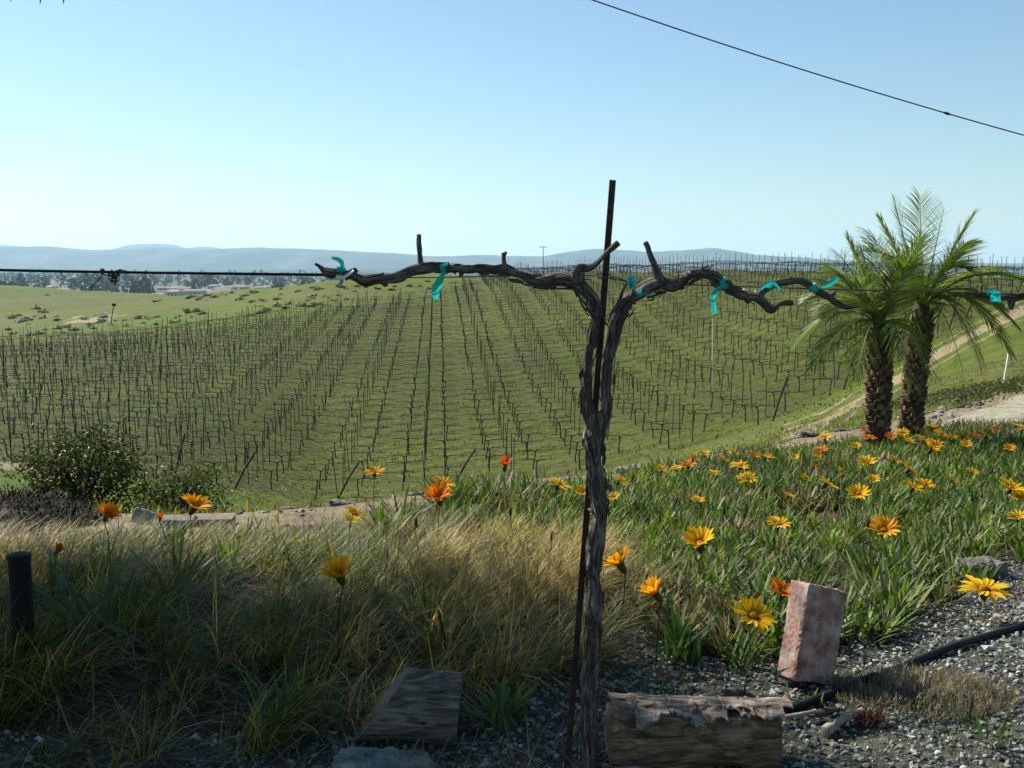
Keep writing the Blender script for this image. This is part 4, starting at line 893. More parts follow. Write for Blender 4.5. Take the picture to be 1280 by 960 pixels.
# straw litter: flat pale stems
mb = MB(); n = 9000; x, y, z, px, py = pts_in(n, -2.6, 1.0, 1.75, 5.0); u = 640+1264*x/y; k = (px < GAZX(py)+60) & (y < bed1(u)); x, y = x[k], y[k]; n = len(x)
sc = RNG.random((n, 1)); blades(mb, np.stack([x, y, H(x, y)+.004+.05*RNG.random(n)*(y > 2.4)], 1), RNG.random(n)*6.3, 1.1+.4*RNG.random(n), .3*RNG.normal(size=n), .05+.14*RNG.random(n), .002+.0015*RNG.random(n), np.array([.3, .26, .17])*(.35+.9*sc), 3, .4)
tag(mb.build('straw_litter', M['grass']), 'pale straw litter lying through the grass and over the gravel', 'straw', kind='stuff')
# gazania leaf mass
mb = MB(); n = 9000; x, y, z, px, py = pts_in(n, -1.6, 7.5, 2.0, 12.0); u = 640+1264*x/y
pat = fbm(x*1.5, y*1.5, 91, 3)
k = (py < GL(px)-4) & (y < bed1(u)+fbm(x, y, 4, 2)*.3) & ((px > GAZX(py)-50*RNG.random(n)) | ((RNG.random(n) < .075) & (px > 60) & (py < 850))) & (px < 1420) & (pat+RNG.normal(size=n)*.10 > -.38)
x, y, px, py = x[k], y[k], px[k], py[k]
keep = []; cell = {}
for i in range(len(x)):          # thin the tufts out so that gaps stay between them
    c_ = (int(x[i]/.125), int(y[i]/.125)); q = cell.get(c_, 0)
    if q < 2: cell[c_] = q+1; keep.append(i)
x, y, px, py = x[keep], y[keep], px[keep], py[keep]
nbv = np.interp(y, [2, 4, 7, 11], [44, 36, 28, 22]).astype(int); gz = np.repeat(np.arange(len(x)), nbv); N_ = len(gz); hue = np.clip(vnoise(x*1.1, y*1.1, 44)+RNG.normal(size=len(x))*.18, 0, 1)
hd = RNG.random(N_)*6.283; rdv = RNG.random(N_)**.7; tb_ = (.7+.55*RNG.random(len(x)))[gz][:, None]
green = np.array([.07, .135, .015]); blu = np.array([.095, .14, .05]); bright = np.array([.175, .25, .018]); dead = np.array([.19, .15, .09]); pale = np.array([.24, .28, .21])
mm = np.clip(hue[gz]+RNG.normal(size=N_)*.2, 0, 1)[:, None]; c_ = np.where(mm < .5, blu*(1-2*mm)+green*2*mm, green*(2-2*mm)+bright*(2*mm-1))
dm = (vnoise(x*1.9+3, y*1.9, 123) > .78)[gz][:, None]; q_ = RNG.random((N_, 1)); q_ = np.where(dm & (RNG.random((N_, 1)) < .75), .05, q_); c_ = np.where(q_ < .13, dead, np.where(q_ > .96, pale, c_))*(.6+.8*RNG.random((N_, 1)))*tb_
big = (.45+1.1*vnoise(x*1.3, y*1.3, 15)+.2*RNG.random(len(x)))[gz]*np.interp(py-GL(px), [-70, -6], [1, .6])[gz]
rx = x[gz]+np.sin(hd)*.035*rdv+RNG.normal(size=N_)*.006; ry = y[gz]+np.cos(hd)*.035*rdv+RNG.normal(size=N_)*.006
blades(mb, np.stack([rx, ry, H(rx, ry)-.01], 1), hd, .05+.75*rdv, .05+.7*RNG.random(N_), (.085+.08*RNG.random(N_))*big, (.0062+.0075*RNG.random(N_))*np.interp(y[gz], [2, 5, 10], [.95, 1.1, 1.35]), c_, 3, .25, .6, facing=hd+math.pi/2+RNG.normal(size=N_)*.6)
tag(mb.build('gazania_foliage', M['gaz']), 'dense strappy green gazania leaves filling the right of the bed', 'foliage', kind='stuff')
print('gaz leaves', N_)
# pale dead stems and litter within the bed
mb = MB(); n = 9000; x, y, z, px, py = pts_in(n, -1.0, 7.0, 2.1, 10.5); u = 640+1264*x/y; k = (py < GL(px)) & (y < bed1(u)) & (px > GAZX(py)-100) & (px < 1400); x, y = x[k], y[k]; n = len(x)
blades(mb, np.stack([x, y, H(x, y)+.02*RNG.random(n)], 1), RNG.random(n)*6.3, .3+.9*RNG.random(n), .5*RNG.normal(size=n), .08+.12*RNG.random(n), .0025+.003*RNG.random(n), np.array([.27, .23, .17])*(.4+.9*RNG.random((n, 1))), 3, .4)
tag(mb.build('dead_stems', M['grass']), 'pale dead stems scattered through the green gazania leaves', 'stems', kind='stuff')

# gravel
mb = MB(); n = 46000; x, y, z, px, py = pts_in(n, -1.7, 2.4, 1.68, 4.3); k = (py > GL(px)-14-10*RNG.random(n)) & (px < 1400) & (px > -120) & ((px > 380) | (RNG.random(n) < .35)); x, y, z, px, py = [q[k] for q in (x, y, z, px, py)]; n = len(x)
sz = (.0031+.0066*RNG.random(n)**2.1)*np.where(RNG.random(n) < .02, 1.7, 1)
pal = np.array([[.16, .19, .19], [.10, .12, .125], [.22, .24, .22], [.055, .06, .06], [.30, .30, .27], [.18, .15, .11], [.12, .15, .135]]); cc = pal[RNG.integers(0, 7, n)]*(.9+.8*RNG.random((n, 1)))
cc = np.where(RNG.random((n, 1)) < .012, .5, cc)
stones(mb, np.stack([x, y, H(x, y)+sz*.25], 1), sz, cc, 5); tag(mb.build('gravel', M['attr']), 'blue grey crushed gravel around the vine, brick and log', 'gravel', kind='stuff')
print('pebbles', n)
# leaf-mould chips and dark litter on gravel edge and mulch
mb = MB(); n = 9000; x, y, z, px, py = pts_in(n, -2.0, 2.3, 1.7, 4.0); k = (np.abs(py-GL(px)) < 45) | ((px < 620) & (py > 860)); x, y, z = x[k], y[k], z[k]; n = len(x)
leafcloud(mb, np.stack([x, y, H(x, y)+.006+.012*RNG.random(n)], 1), np.full(n, .014), np.array([.11, .08, .055])*(.3+1.2*RNG.random((n, 1))), 9, .4, .5, -.2); tag(mb.build('leaf_litter', M['leaf']), 'dark brown leaf litter along the foot of the plants', 'litter', kind='stuff')

# flowers ---------------------------------------------------------------------
def petal_geo(n, r0, cup, seed, col, base, bw=.0098):
    rr_ = random.Random(seed); out = []
    for i in range(n):
        a = i/n*2*math.pi+rr_.uniform(-.08, .08); cu = cup+.22+rr_.uniform(-.18, .18); L = r0*rr_.uniform(.88, 1.05); k = 5
        m = MB(); t = np.linspace(0, 1, k); ph = cu+(-.5+.35*rr_.random())*t*1.1
        rad_ = .006+np.concatenate([[0], np.cumsum(np.cos(ph[1:])*L/(k-1))]); zz = np.concatenate([[0], np.cumsum(np.sin(ph[1:])*L/(k-1))])
        wd = np.array([.35, .8, 1, .85, .12])*bw*rr_.uniform(.85, 1.15)/2*(r0/.036)
        cen = np.stack([rad_*math.cos(a), rad_*math.sin(a), zz], 1); sd = np.array([-math.sin(a), math.cos(a), 0]); nr = np.array([0, 0, 1.])
        v = np.stack([cen-sd*wd[:, None]+nr*wd[:, None]*.35, cen, cen+sd*wd[:, None]+nr*wd[:, None]*.35], 1).reshape(-1, 3); f = []
        for q in range(k-1): f += [(3*q, 3*q+1, 3*q+4, 3*q+3), (3*q+1, 3*q+2, 3*q+5, 3*q+4)]
        c1 = np.array(col)*rr_.uniform(.85, 1.1); b1 = np.array(base); w1 = np.array([0, .45, .85, 1, 1])[:, None]
        cc = b1*(1-w1)+c1*w1; mid = cc*.72+b1*.12
        cv = np.stack([cc, mid, cc], 1).reshape(-1, 3); m.add(v, f, cv); out.append(m)
    return out
YEL = (.95, .60, .01); GOL = (.95, .46, .008); ORA = (.9, .26, .01); RED = (.62, .09, .012)
FL = [(133,646,28,ORA,.75),(242,635,36,GOL,.55),(71,690,14,RED,1.3),(200,649,9,RED,1.3),(425,722,40,GOL,.85),(468,591,21,GOL,.25),(553,606,27,GOL,.2),(549,624,39,ORA,.7),(443,643,22,YEL,.2),(438,650,16,YEL,.3),(631,584,17,RED,1.1),
 (698,606,32,YEL,.15),(727,615,17,YEL,.3),(774,601,20,YEL,.2),(768,621,12,YEL,.3),(776,707,38,GOL,.75),(875,682,39,YEL,.75),(820,743,36,GOL,.8),(941,771,45,YEL,.25),(982,743,36,ORA,.45),(867,572,24,YEL,.2),(860,582,20,ORA,.3),(827,587,13,GOL,.3),(845,586,11,YEL,.4),(881,568,12,YEL,.4),
 (917,566,13,YEL,.3),(925,583,23,YEL,.2),(934,599,21,YEL,.2),(943,571,12,ORA,.5),(957,572,13,YEL,.4),(872,626,15,YEL,.3),(973,656,25,YEL,.3),(963,571,13,YEL,.3),(1031,547,20,YEL,.3),(1027,563,15,ORA,.3),(1025,575,23,GOL,.3),(1017,585,10,ORA,.5),(993,572,9,YEL,.5),(1007,598,13,YEL,.3),
 (1032,605,29,YEL,.3),(1073,618,25,YEL,.4),(1083,538,17,RED,.2),(1087,547,17,ORA,.15),(1070,558,12,YEL,.4),(1084,579,21,YEL,.4),(1127,533,15,GOL,.2),(1128,541,20,YEL,.2),(1149,539,25,GOL,.2),(1154,551,27,YEL,.3),(1163,563,29,YEL,.6),(1176,543,22,YEL,.2),(1135,588,21,GOL,.3),(1141,610,24,YEL,.25),(1156,606,22,YEL,.25),
 (1104,664,34,GOL,.5),(1201,547,12,ORA,.3),(1218,546,22,ORA,.2),(1270,532,17,GOL,.2),(1277,535,14,YEL,.2),(1263,611,27,YEL,.35),(1274,622,18,YEL,.4),(1272,648,20,YEL,.5),(1230,738,52,YEL,.15),(1256,478,9,ORA,.3),(1262,560,12,GOL,.3),
 (1140,532,16,YEL,.3),(1165,536,18,GOL,.3),(1188,548,16,YEL,.3),(1170,556,17,GOL,.2),(1112,546,13,ORA,.3),(1135,552,15,YEL,.3),(1208,556,13,GOL,.4),(1232,545,14,YEL,.3),(1245,538,12,ORA,.2),(1052,590,12,YEL,.3),(905,575,12,GOL,.3),(892,592,13,YEL,.3),(1092,600,14,YEL,.4),(1118,575,15,GOL,.3),(1190,600,16,YEL,.3),(1215,590,13,YEL,.3),(985,620,14,GOL,.4)]
LAB = {0:'cupped orange flower above the strap leaves at the left, beside the grey paving stone',1:'open golden flower over the two blocks on the path at the left',2:'closed red orange bud just right of the black tube',3:'tiny withered red bud left of the golden flower by the blocks',4:'golden cup shaped flower on a bare dark stem over the dry grass',5:'small golden flower on a thin stem alone before the vine rows',6:'golden flower directly above the large deep orange one',7:'large deep orange flower with fan of petals, centre of the bed edge',8:'upper of two small yellow flowers beside the path in the grass',9:'lower of two small yellow flowers beside the path in the grass',10:'half closed red orange flower standing at the bed edge left of the trunk',11:'flat wide yellow flower close left of the grapevine trunk',12:'yellow flower touching the left side of the steel stake',15:'golden flower tilted on its side just right of the trunk',16:'yellow cup flower alone in the middle of the green leaves',17:'golden flower with raised petals above a clump at the gravel edge',18:'bright lemon yellow flower at the gravel edge left of the brick',19:'orange flower partly hidden by the left top corner of the brick',62:'broad yellow flower over the gravel near the right edge above the black hose'}
stems = MB(); nfl = 0
for i, (px, py, w_, col, cup) in enumerate(FL):
    h = .20 if w_ > 24 else .16
    if i in (4, 5): h = .24
    if i in (62,): h = .10
    if i in (2, 3): h = .15
    if i == 63: c = P(px, py, 18.5)
    elif i == 19: c = P(px-4, py-1, 2.66)
    else: c = ground_at(px, py, h, 1.6, 14)
    if c.y > bed1(640+1264*c.x/c.y) and i != 63:
        dd_ = float(bed1(640+1264*c.x/c.y))-.15; c = P(px, py, dd_)
    r0 = np.clip(w_*c.y/1256/2, .012, .055)*(1.0 if cup < .9 else 1.35)*(1.4 if cup > .6 and cup < .9 else 1.3)
    near = w_ >= 30
    words = {str(YEL): 'yellow', str(GOL): 'golden', str(ORA): 'orange', str(RED): 'red orange'}[str(col)]
    if i in LAB: lab = LAB[i]
    else:
        where = 'in front of the palms' if (1040 < px < 1190 and py < 570) else 'by the concrete slab' if px > 1190 and py < 570 else 'along the far bed edge' if py < 592 else 'in the green leaves'
        nb_ = min((j for j in range(len(FL)) if j != i), key=lambda j: (FL[j][0]-px)**2+(FL[j][1]-py)**2); dx, dy = px-FL[nb_][0], py-FL[nb_][1]
        rel = ('right of' if dx > 0 else 'left of') if abs(dx) > abs(dy) else ('below' if dy > 0 else 'above'); nw = {str(YEL): 'yellow', str(GOL): 'golden', str(ORA): 'orange', str(RED): 'red'}[str(FL[nb_][3])]
        size = 'small' if w_ < 16 else 'medium' if w_ < 25 else 'large'
        tw = 'far right' if px > 1190 else 'right of the palms' if px > 1165 else 'between trunk and palms' if px < 1040 else 'under the palms'
        tw = {'far right': 'far right', 'right of the palms': 'right of palms', 'between trunk and palms': 'left of palms', 'under the palms': 'below palms'}[tw]
        lab = f'{size} {words} flower {where}, just {rel} a {nw} one' if where == 'in front of the palms' else f'{size} {words} flower {where}, {tw}, {rel} a {nw} one'
    e = empty('gazania_flower', c, lab, 'flower', 'gazania flowers in the bed')
    tilt = R(random.uniform(18, 44)) if i != 62 else R(14); az = R(random.uniform(-80, 30)) if i not in (15, 17, 16) else R({15: 110, 17: 100, 16: 20}[i])
    e.rotation_euler = Matrix.Rotation(az, 3, 'Z').to_4x4().to_euler(); q = Vector((math.sin(az)*math.sin(tilt)*-1, math.cos(az)*math.sin(tilt)*-.6, math.cos(tilt))).to_track_quat('Z', 'Y'); e.rotation_euler = q.to_euler()
    npet = 17 if w_ > 20 else 13; pg = petal_geo(npet, r0, cup, i, col, (.25, .07, .01))
    if near:
        for m in pg: m.build('petal', M['petal'], e, local=True)
    else:
        m = MB()
        for q_ in pg: m.add(np.vstack(q_.v), np.vstack(q_.f[4]), np.vstack(q_.c))
        o = m.build('petals', M['petal'], e, local=True); o['kind'] = 'stuff'
    m = MB(); s = r0/.036
    tube(m, [(0, 0, .004*s), (0, 0, .0075*s)], [.007*s, .005*s], 9, col=(.45, .2, .01)); m.build('flower_centre', M['petal'], e, local=True)
    m = MB(); tube(m, [(0, 0, -.016*s), (0, 0, -.009*s), (0, 0, .002*s)], [.003*s, .0065*s, .0075*s], 8, col=(.06, .09, .03)); m.build('calyx', M['gaz'], e, local=True)
    # stem, in the flower's own frame
    gx, gy = c.x+random.uniform(-.02, .02), c.y+random.uniform(.0, .04); base = Vector((gx, gy, hz(gx, gy)-.02)); Mi = q.to_matrix().to_4x4().inverted()
    loc = lambda p: Mi @ (p-c)
    p1 = c-(q @ Vector((0, 0, 1)))*.016*s; m = MB(); tube(m, [loc(p1), loc(p1.lerp(base, .4)+Vector((random.uniform(-.012, .012), 0, 0))), loc(base)], [.0017, .0018, .0022], 5, .02, col=(.085, .10, .035) if i != 4 else (.07, .04, .025)); m.build('stem', M['gaz'], e, local=True)
# extra seed heads / buds
for k, (px, py) in enumerate(((791, 598), (1107, 592), (1214, 570), (690, 672), (1085, 655), (638, 641), (1186, 580), (520, 655), (958, 620), (1240, 590), (1008, 640), (905, 640))):
    c = ground_at(px, py, .17, 1.6, 14); e = empty('seed_head', c, 'small closed brown gazania bud on a thin stem among the leaves', 'flower bud', 'closed brown gazania buds')
    m = MB(); tube(m, [(0, 0, -.012), (0, 0, 0), (.001, 0, .016), (.002, 0, .024)], [.003, .007, .005, .001], 7, col=(.11, .045, .03)); m.build('bud', M['petal'], e, local=True)
    m = MB(); tube(m, [(0, 0, -.012), (random.uniform(-.02, .02), .01, -.1), (random.uniform(-.03, .03), .02, -.2)], [.0015, .0015, .002], 5, col=(.09, .05, .03)); m.build('stem', M['gaz'], e, local=True)

# strap-leaved plant, weeds, small plants --------------------------------------
def rosette(name, label, cat, loc, n, ln, wd, c0, lean=(.05, .5), curv=(.1, .6), seed=0, mat='gaz', group=None, segs=5, parts=False, tipw=.1, spread=.02):
    r = np.random.default_rng(seed); e = empty(name, loc, label, cat, group)
    def mk(k):
        m = MB(); hd = r.random(k)*6.283
        blades(m, np.stack([r.normal(size=k)*spread, r.normal(size=k)*spread, np.full(k, -.01)], 1), hd, lean[0]+(lean[1]-lean[0])*r.random(k), curv[0]+(curv[1]-curv[0])*r.random(k), ln*(.6+.5*r.random(k)), wd*(.75+.5*r.random(k)), np.array(c0)*(.7+.6*r.random((k, 1))), segs, tipw, .5, facing=hd+math.pi/2+r.normal(size=k)*.5); return m
    if parts:
        for _ in range(n): mk(1).build('leaf', M[mat], e, local=True)
    else: o = mk(n).build('leaves', M[mat], e, local=True); o['kind'] = 'stuff'
    return e
def gl(px, py): g = ground_at(px, py, 0, 1.5, 12); return (g.x, g.y, hz(g.x, g.y))
rosette('strap_leaf_plant', 'tall plant with bluish strap leaves at the left, right of the black tube', 'plant', gl(118, 800), 26, .30, .013, (.085, .125, .095), (.05, .55), (.0, .7), 1, parts=True, spread=.035)
rosette('strap_leaf_plant', 'smaller clump of bluish strap leaves just left of the tall strap plant', 'plant', gl(60, 770), 16, .22, .010, (.06, .10, .07), (.1, .8), (.1, .8), 2, parts=True)
rosette('strap_leaf_plant', 'clump of green strap leaves just right of the tall strap plant under the orange flower', 'plant', gl(165, 770), 20, .2, .010, (.06, .11, .05), (.1, .7), (.1, .8), 3, parts=True)
rosette('leafy_weed', 'bright leafy green plant beside the right end of the timber block', 'plant', gl(628, 905), 34, .115, .013, (.085, .155, .06), (.1, .95), (.1, .7), 4, parts=True, tipw=.3)
rosette('leafy_weed', 'thin leafed green weed left of the timber block in the shade', 'plant', gl(360, 905), 16, .19, .009, (.06, .11, .05), (.3, 1.1), (.2, .8), 5, parts=True)
rosette('leafy_weed', 'green plant with fanned narrow leaves under the golden flower at the gravel edge', 'plant', gl(852, 828), 40, .16, .009, (.075, .14, .035), (.1, .7), (.0, .5), 6, parts=True)
rosette('leafy_weed', 'leafy green clump under the lemon yellow flower left of the brick', 'plant', gl(930, 835), 30, .13, .008, (.07, .125, .035), (.1, .8), (.1, .6), 7, parts=True)
rosette('leafy_weed', 'small pale green seedling at the lower right corner over the gravel', 'plant', gl(1240, 925), 14, .10, .007, (.09, .15, .075), (.1, .8), (.1, .7), 8, parts=True)
rosette('leafy_weed', 'sprig of green weed in shade just left of the lower right seedling', 'plant', gl(1205, 905), 10, .085, .006, (.07, .12, .06), (.1, .6), (.1, .6), 9, parts=True)
rosette('leafy_weed', 'tiny grass sprout rising in front of the foot of the brick', 'plant', gl(1024, 878), 9, .05, .004, (.12, .2, .05), (.1, .6), (.1, .6), 10)
rosette('leafy_weed', 'tiny green sprout in the gravel right of the trunk', 'plant', gl(843, 865), 9, .06, .004, (.12, .18, .04), (.1, .4), (.1, .4), 11)
for k in range(46):
    px = random.uniform(100, 1275); py = random.uniform(850, 950)
    if py < GL(px)+8 or 750 < px < 975: continue
    rosette('weed_sprout', 'tiny grass sprout dotted in the foreground gravel', 'weed', gl(px, py), 5, random.uniform(.025, .06), .003, (.1, .16, .05), (.1, .9), (.1, .8), 20+k, group='tiny sprouts in the gravel')
# trail weeds on path and bank
mb = MB(); n = 16000; x = RNG.uniform(-6, 16, n); y = RNG.uniform(4.6, 36, n); u = 640+1264*x/y; k = (y > bed1(u)-.2) & (u > -60) & (u < 1340) & (fbm(x*1.2, y*1.2, 31, 3) > .02) & ((y > bed2(u)) | (RNG.random(n) < .12)) & ~((u > 1180) & (y < 12.6+(u-1180)*.034)); x, y = x[k], y[k]; n = len(x); 
g = np.stack([x, y, H(x, y)-.01], 1)
for q in range(4): blades(mb, g+RNG.normal(size=(n, 3))*[.04, .04, 0], RNG.random(n)*6.3, .1+.7*RNG.random(n), .6*RNG.random(n), .05+.08*RNG.random(n), .008+.012*RNG.random(n), np.array([.10, .145, .035])*(.5+.9*RNG.random((n, 1)))+np.array([.06, .02, .01])*RNG.random((n, 1)), 2)
tag(mb.build('bank_grass', M['grass']), 'short grass and weeds on the bank below the bed and path', 'grass', kind='stuff')

# dead grey clump on the right
e = empty('dead_clump', gl(1150, 872), 'low sprawling grey dead plant clump on the gravel right of the brick', 'dead plant')
m = MB(); n = 5200; r = RNG; th = r.random(n)*6.283; rd = np.sqrt(r.random(n)); x = np.cos(th)*rd*.22; y = np.sin(th)*rd*.13; hh = .045*(1-rd**2)*(.3+1.2*vnoise(x*18+9, y*18+9, 3))+.008*r.random(n)
cen = np.stack([x, y, hh*r.random(n)], 1); blades(m, cen, r.random(n)*6.3, .2+1.2*r.random(n), r.normal(size=n)*.8, .008+.022*r.random(n), .001+.0012*r.random(n), np.array([.27, .25, .22])*(.3+1.0*r.random((n, 1))), 3, .5)
o = m.build('twigs', M['grass'], e, local=True); o['kind'] = 'stuff'
m = MB(); tube(m, [(-.004, -.02, 0), (0, -.02, .04), (.003, -.02, .075)], [.005, .005, .004], 6, col=(.3, .25, .19)); tube(m, [(.01, -.02, 0), (.013, -.02, .06)], [.004, .003], 6, col=(.28, .22, .17)); m.build('stalk', M['woody'], e, local=True)

# brick ------------------------------------------------------------------------
import bmesh
def rough_block(name, size, mat, bev, amp, seed, cuts=10, parent=None, chip=0.):
    bm = bmesh.new(); bmesh.ops.create_cube(bm, size=1)
    for v in bm.verts: v.co = Vector((v.co.x*size[0], v.co.y*size[1], v.co.z*size[2]))
    bmesh.ops.bevel(bm, geom=bm.edges[:], offset=bev, segments=3, profile=.6, affect='EDGES')
    bmesh.ops.triangulate(bm, faces=bm.faces[:]); mx = max(size)/cuts
    for _ in range(6):
        es = [e_ for e_ in bm.edges if e_.calc_length() > mx]
        if not es: break
        bmesh.ops.subdivide_edges(bm, edges=es, cuts=1); bmesh.ops.triangulate(bm, faces=bm.faces[:])
    from mathutils import noise as mn
    for v in bm.verts:
        q = v.co*(1/max(size))*9+Vector((seed*7., 0, 0)); d = mn.fractal(q, .8, 2., 5)*amp; v.co += v.co.normalized()*d
        ed = sum(1 for a_, s_ in zip(v.co, size) if abs(a_) > s_/2-bev*1.3)
        if ed >= 2: v.co += v.co.normalized()*(-abs(mn.noise(v.co*90))*chip)
    me = bpy.data.meshes.new(name); bm.to_mesh(me); bm.free(); me.materials.append(mat)
    for p in me.polygons: p.use_smooth = True
    o = bpy.data.objects.new(name, me); COL.objects.link(o)
    if parent: o.parent = parent
    return o
b = rough_block('brick', (.130, .062, .230), M['brick'], .005, .0025, 1, 34, chip=.005)
g = ground_at(1008, 856, 0, 1.5, 5); b.location = g+Vector((.020, .035, .116)); b.rotation_euler = (R(-8), R(17), R(26)); tag(b, 'worn reddish clay brick standing upright and tilted in the gravel', 'brick')
# timber block -------------------------------------------------------------------
g = ground_at(530, 922, 0, 1.5, 5); e = empty('timber_block', g, 'short weathered grey timber offcut with a slanting sawn end in the shade', 'timber')
SG = 36; m = MB(); an = np.linspace(0, 2*math.pi, SG, endpoint=False); NX = 26
cyz = np.stack([-.058*np.cos(an), .072+.082*np.sin(an)], 1); cyz[:, 1] = np.maximum(cyz[:, 1], -.012)
gr = .0022*(vnoise(an*9, an*0+1, 3)-.5)-.003*(vnoise(an*17, an*0+4, 9) > .72); V_ = []
for i in range(NX+1):
    t = i/NX; zl = cyz[:, 1]; xl = -.150+.115*(zl/.15); xr = .070+.012*(zl/.15)
    rr_ = 1+gr*8+.02*(vnoise(an*5+t*.4, an*0+t*3, 6)-.5); sl = -.012*t
    V_.append(np.stack([xl*(1-t)+xr*t, cyz[:, 0]*rr_, (zl-.07)*rr_+.07+sl], 1))
v = np.vstack(V_); m.add(v, [(i*SG+j, (i+1)*SG+j, (i+1)*SG+(j+1) % SG, i*SG+(j+1) % SG) for i in range(NX) for j in range(SG)])
m.add(V_[-1], [tuple(range(SG))]); o = m.build('block', M['timber'], e, smooth=True, local=True)
m = MB(); c0_ = V_[0].mean(0); r1 = c0_+(V_[0]-c0_)*.6; r1 = r1+np.array([.002, 0, -.002]); m.add(np.vstack([V_[0], r1, c0_[None]]), [(j, (j+1) % SG, SG+(j+1) % SG, SG+j) for j in range(SG)]); m.add(np.vstack([r1, c0_[None]]), [(j, (j+1) % SG, SG) for j in range(SG)]); m.build('sawn_end', M['timber_end'], e, local=True)
m = MB(); tube(m, [(.005, -.054, .06), (.005, -.0605, .06)], .003, 10); m.build('nail_hole', M['hose'], e, local=True)
# rock
g = ground_at(480, 968, 0, 1.5, 5); b = rough_block('rock', (.20, .13, .09), M['rock'], .03, .007, 5, 26); b.location = g+Vector((.0, -.01, -.012)); b.rotation_euler = (.1, .12, .2); tag(b, 'rough pale grey rock at the bottom edge below the timber block', 'rock')
# log ---------------------------------------------------------------------------
x0 = P(762, 930, 1.92).x; x1 = P(970, 930, 1.92).x; e = empty('log', (x0, 1.93, 0), 'short old log with curled peeling bark at the bottom edge', 'log')
m = MB(); L = x1-x0; tube(m, [(0, 0, .066), (L*.3, 0, .068), (L*.7, 0, .064), (L, 0, .058)], [.070, .074, .067, .058], 44, .006, .05, .16, 6, 0, ridges=14, vs=5); m.build('wood', M['log'], e, smooth=True, local=True)
m = MB(); tube(m, [(-.006, -.07, .018), (.05, -.08, .024), (.10, -.082, .02)], [.016, .019, .012], 14, .008, .12, .2, 9); m.build('broken_limb', M['barkflake'], e, smooth=True, local=True)
def bark_flake(seed, xa, xb, a0, a1, lift, ragged):
    r = np.random.default_rng(seed); nx, na = 34, 16; X = np.linspace(xa, xb, nx); m = MB(); V_ = []
    edge = a1+ragged*(vnoise(X*42, X*0, seed)-.5)*2.6+ragged*1.3*(vnoise(X*230, X*0, seed+1)-.5)
    for i in range(nx):
        A = np.linspace(a0+ .15*(vnoise(np.array([X[i]*50]), np.array([1.]), seed+2)[0]-.5), edge[i], na); t = np.linspace(0, 1, na)
        q = min(1, (i/(nx-1))*8, (1-i/(nx-1))*8); rad = .074*(1-.12*X[i]/L)+.003+lift*(t**2.2)+.004*vnoise(X[i]*60+t*3, t*9, seed+5)+.003*(1-q)
        V_.append(np.stack([np.full(na, X[i])+.003*(r.random(na)-.5), -rad*np.sin(A), .065+rad*np.cos(A)], 1))
    v = np.vstack(V_); f = [(i*na+j, i*na+j+1, (i+1)*na+j+1, (i+1)*na+j) for i in range(nx-1) for j in range(na-1)]
    n_ = len(v); th = v-np.array([0, 0, .065]); th[:, 0] = 0; th /= np.linalg.norm(th, axis=1)[:, None]; m.add(np.vstack([v, v-th*.0035]), f+[tuple(q+n_ for q in reversed(ff)) for ff in f]+[(i*na+na-1, i*na+na-1+n_, (i+1)*na+na-1+n_, (i+1)*na+na-1) for i in range(nx-1)])
    o = m.build('bark_flake', M['barkflake'], e, smooth=True, local=True)
for a_ in ((1, .045, .12, -.5, .92, .010, .16), (2, .11, .165, -.3, .68, .014, .12), (3, .15, .225, -.4, .88, .010, .10), (4, .215, .28, -.5, .55, .006, .14), (5, -.0, .05, -.9, .42, .003, .08), (6, .04, .19, -1.0, .35, .004, .08), (7, .18, .36, -1.0, .42, .005, .10), (8, .26, .34, -.8, .62, .008, .14), (9, .0, .36, -1.2, .1, .002, .05)): bark_flake(*a_)
m = MB(); A = Vector((0, 0, 0)); q = lambda px, py, dy=0: P(px, py, 1.90+dy)
for nm, pts_, w_, lab in (('vine_pruning', [(768, 877), (790, 884), (818, 893), (845, 899), (861, 901)], .0052, 'pale stick lying on top of the log, the upper one'), ('vine_pruning', [(766, 885), (790, 890), (812, 893)], .0045, 'short stick under the pale one on the log, the lower one')):
    m = MB(); tube(m, [q(*p, -.012 if i > 1 else 0) for i, p in enumerate(pts_)], [w_*.9, w_, w_*1.1, w_, w_*.8][:len(pts_)], 10, .006, .15, .2, 4); o = m.build(nm, M['palebark'], smooth=True); tag(o, lab, 'stick')
# twigs right of the log
def twig(label, pts, w_, mat='palebark'):
    m = MB(); P_ = []
    for px, py, h in pts:
        g = ground_at(px, py, h, 1.5, 5); P_.append(g)
    tube(m, P_, w_, 10, .006, .18, .25, 7); o = m.build('vine_pruning', M[mat], smooth=True); tag(o, label, 'stick')
twig('pale thin stick lying just right of the log', [(950, 900, .02), (985, 896, .02), (1020, 889, .02)], [.006, .0055, .005])
twig('forked broken stick with ragged end in the gravel', [(1030, 915, .012), (1045, 905, .016), (1062, 895, .02), (1078, 888, .022)], [.012, .009, .010, .007])
twig('dark stub of root crossing the gravel right of the log', [(1020, 892, .015), (1035, 890, .02), (1048, 886, .01)], [.008, .009, .004], 'bark')
e = empty('dry_flower_tuft', gl(1085, 905), 'tuft of reddish dry roots beside the broken stick in the gravel', 'dead plant')
m = MB(); n = 260; blades(m, RNG.normal(size=(n, 3))*[.02, .01, .004]+[0, 0, .008], RNG.random(n)*6.3, .3+RNG.random(n), RNG.normal(size=n), .012+.025*RNG.random(n), .0018+.001*RNG.random(n), np.array([.14, .07, .05])*(.3+RNG.random((n, 1))), 3, .5); o = m.build('roots', M['grass'], e, local=True); o['kind'] = 'stuff'
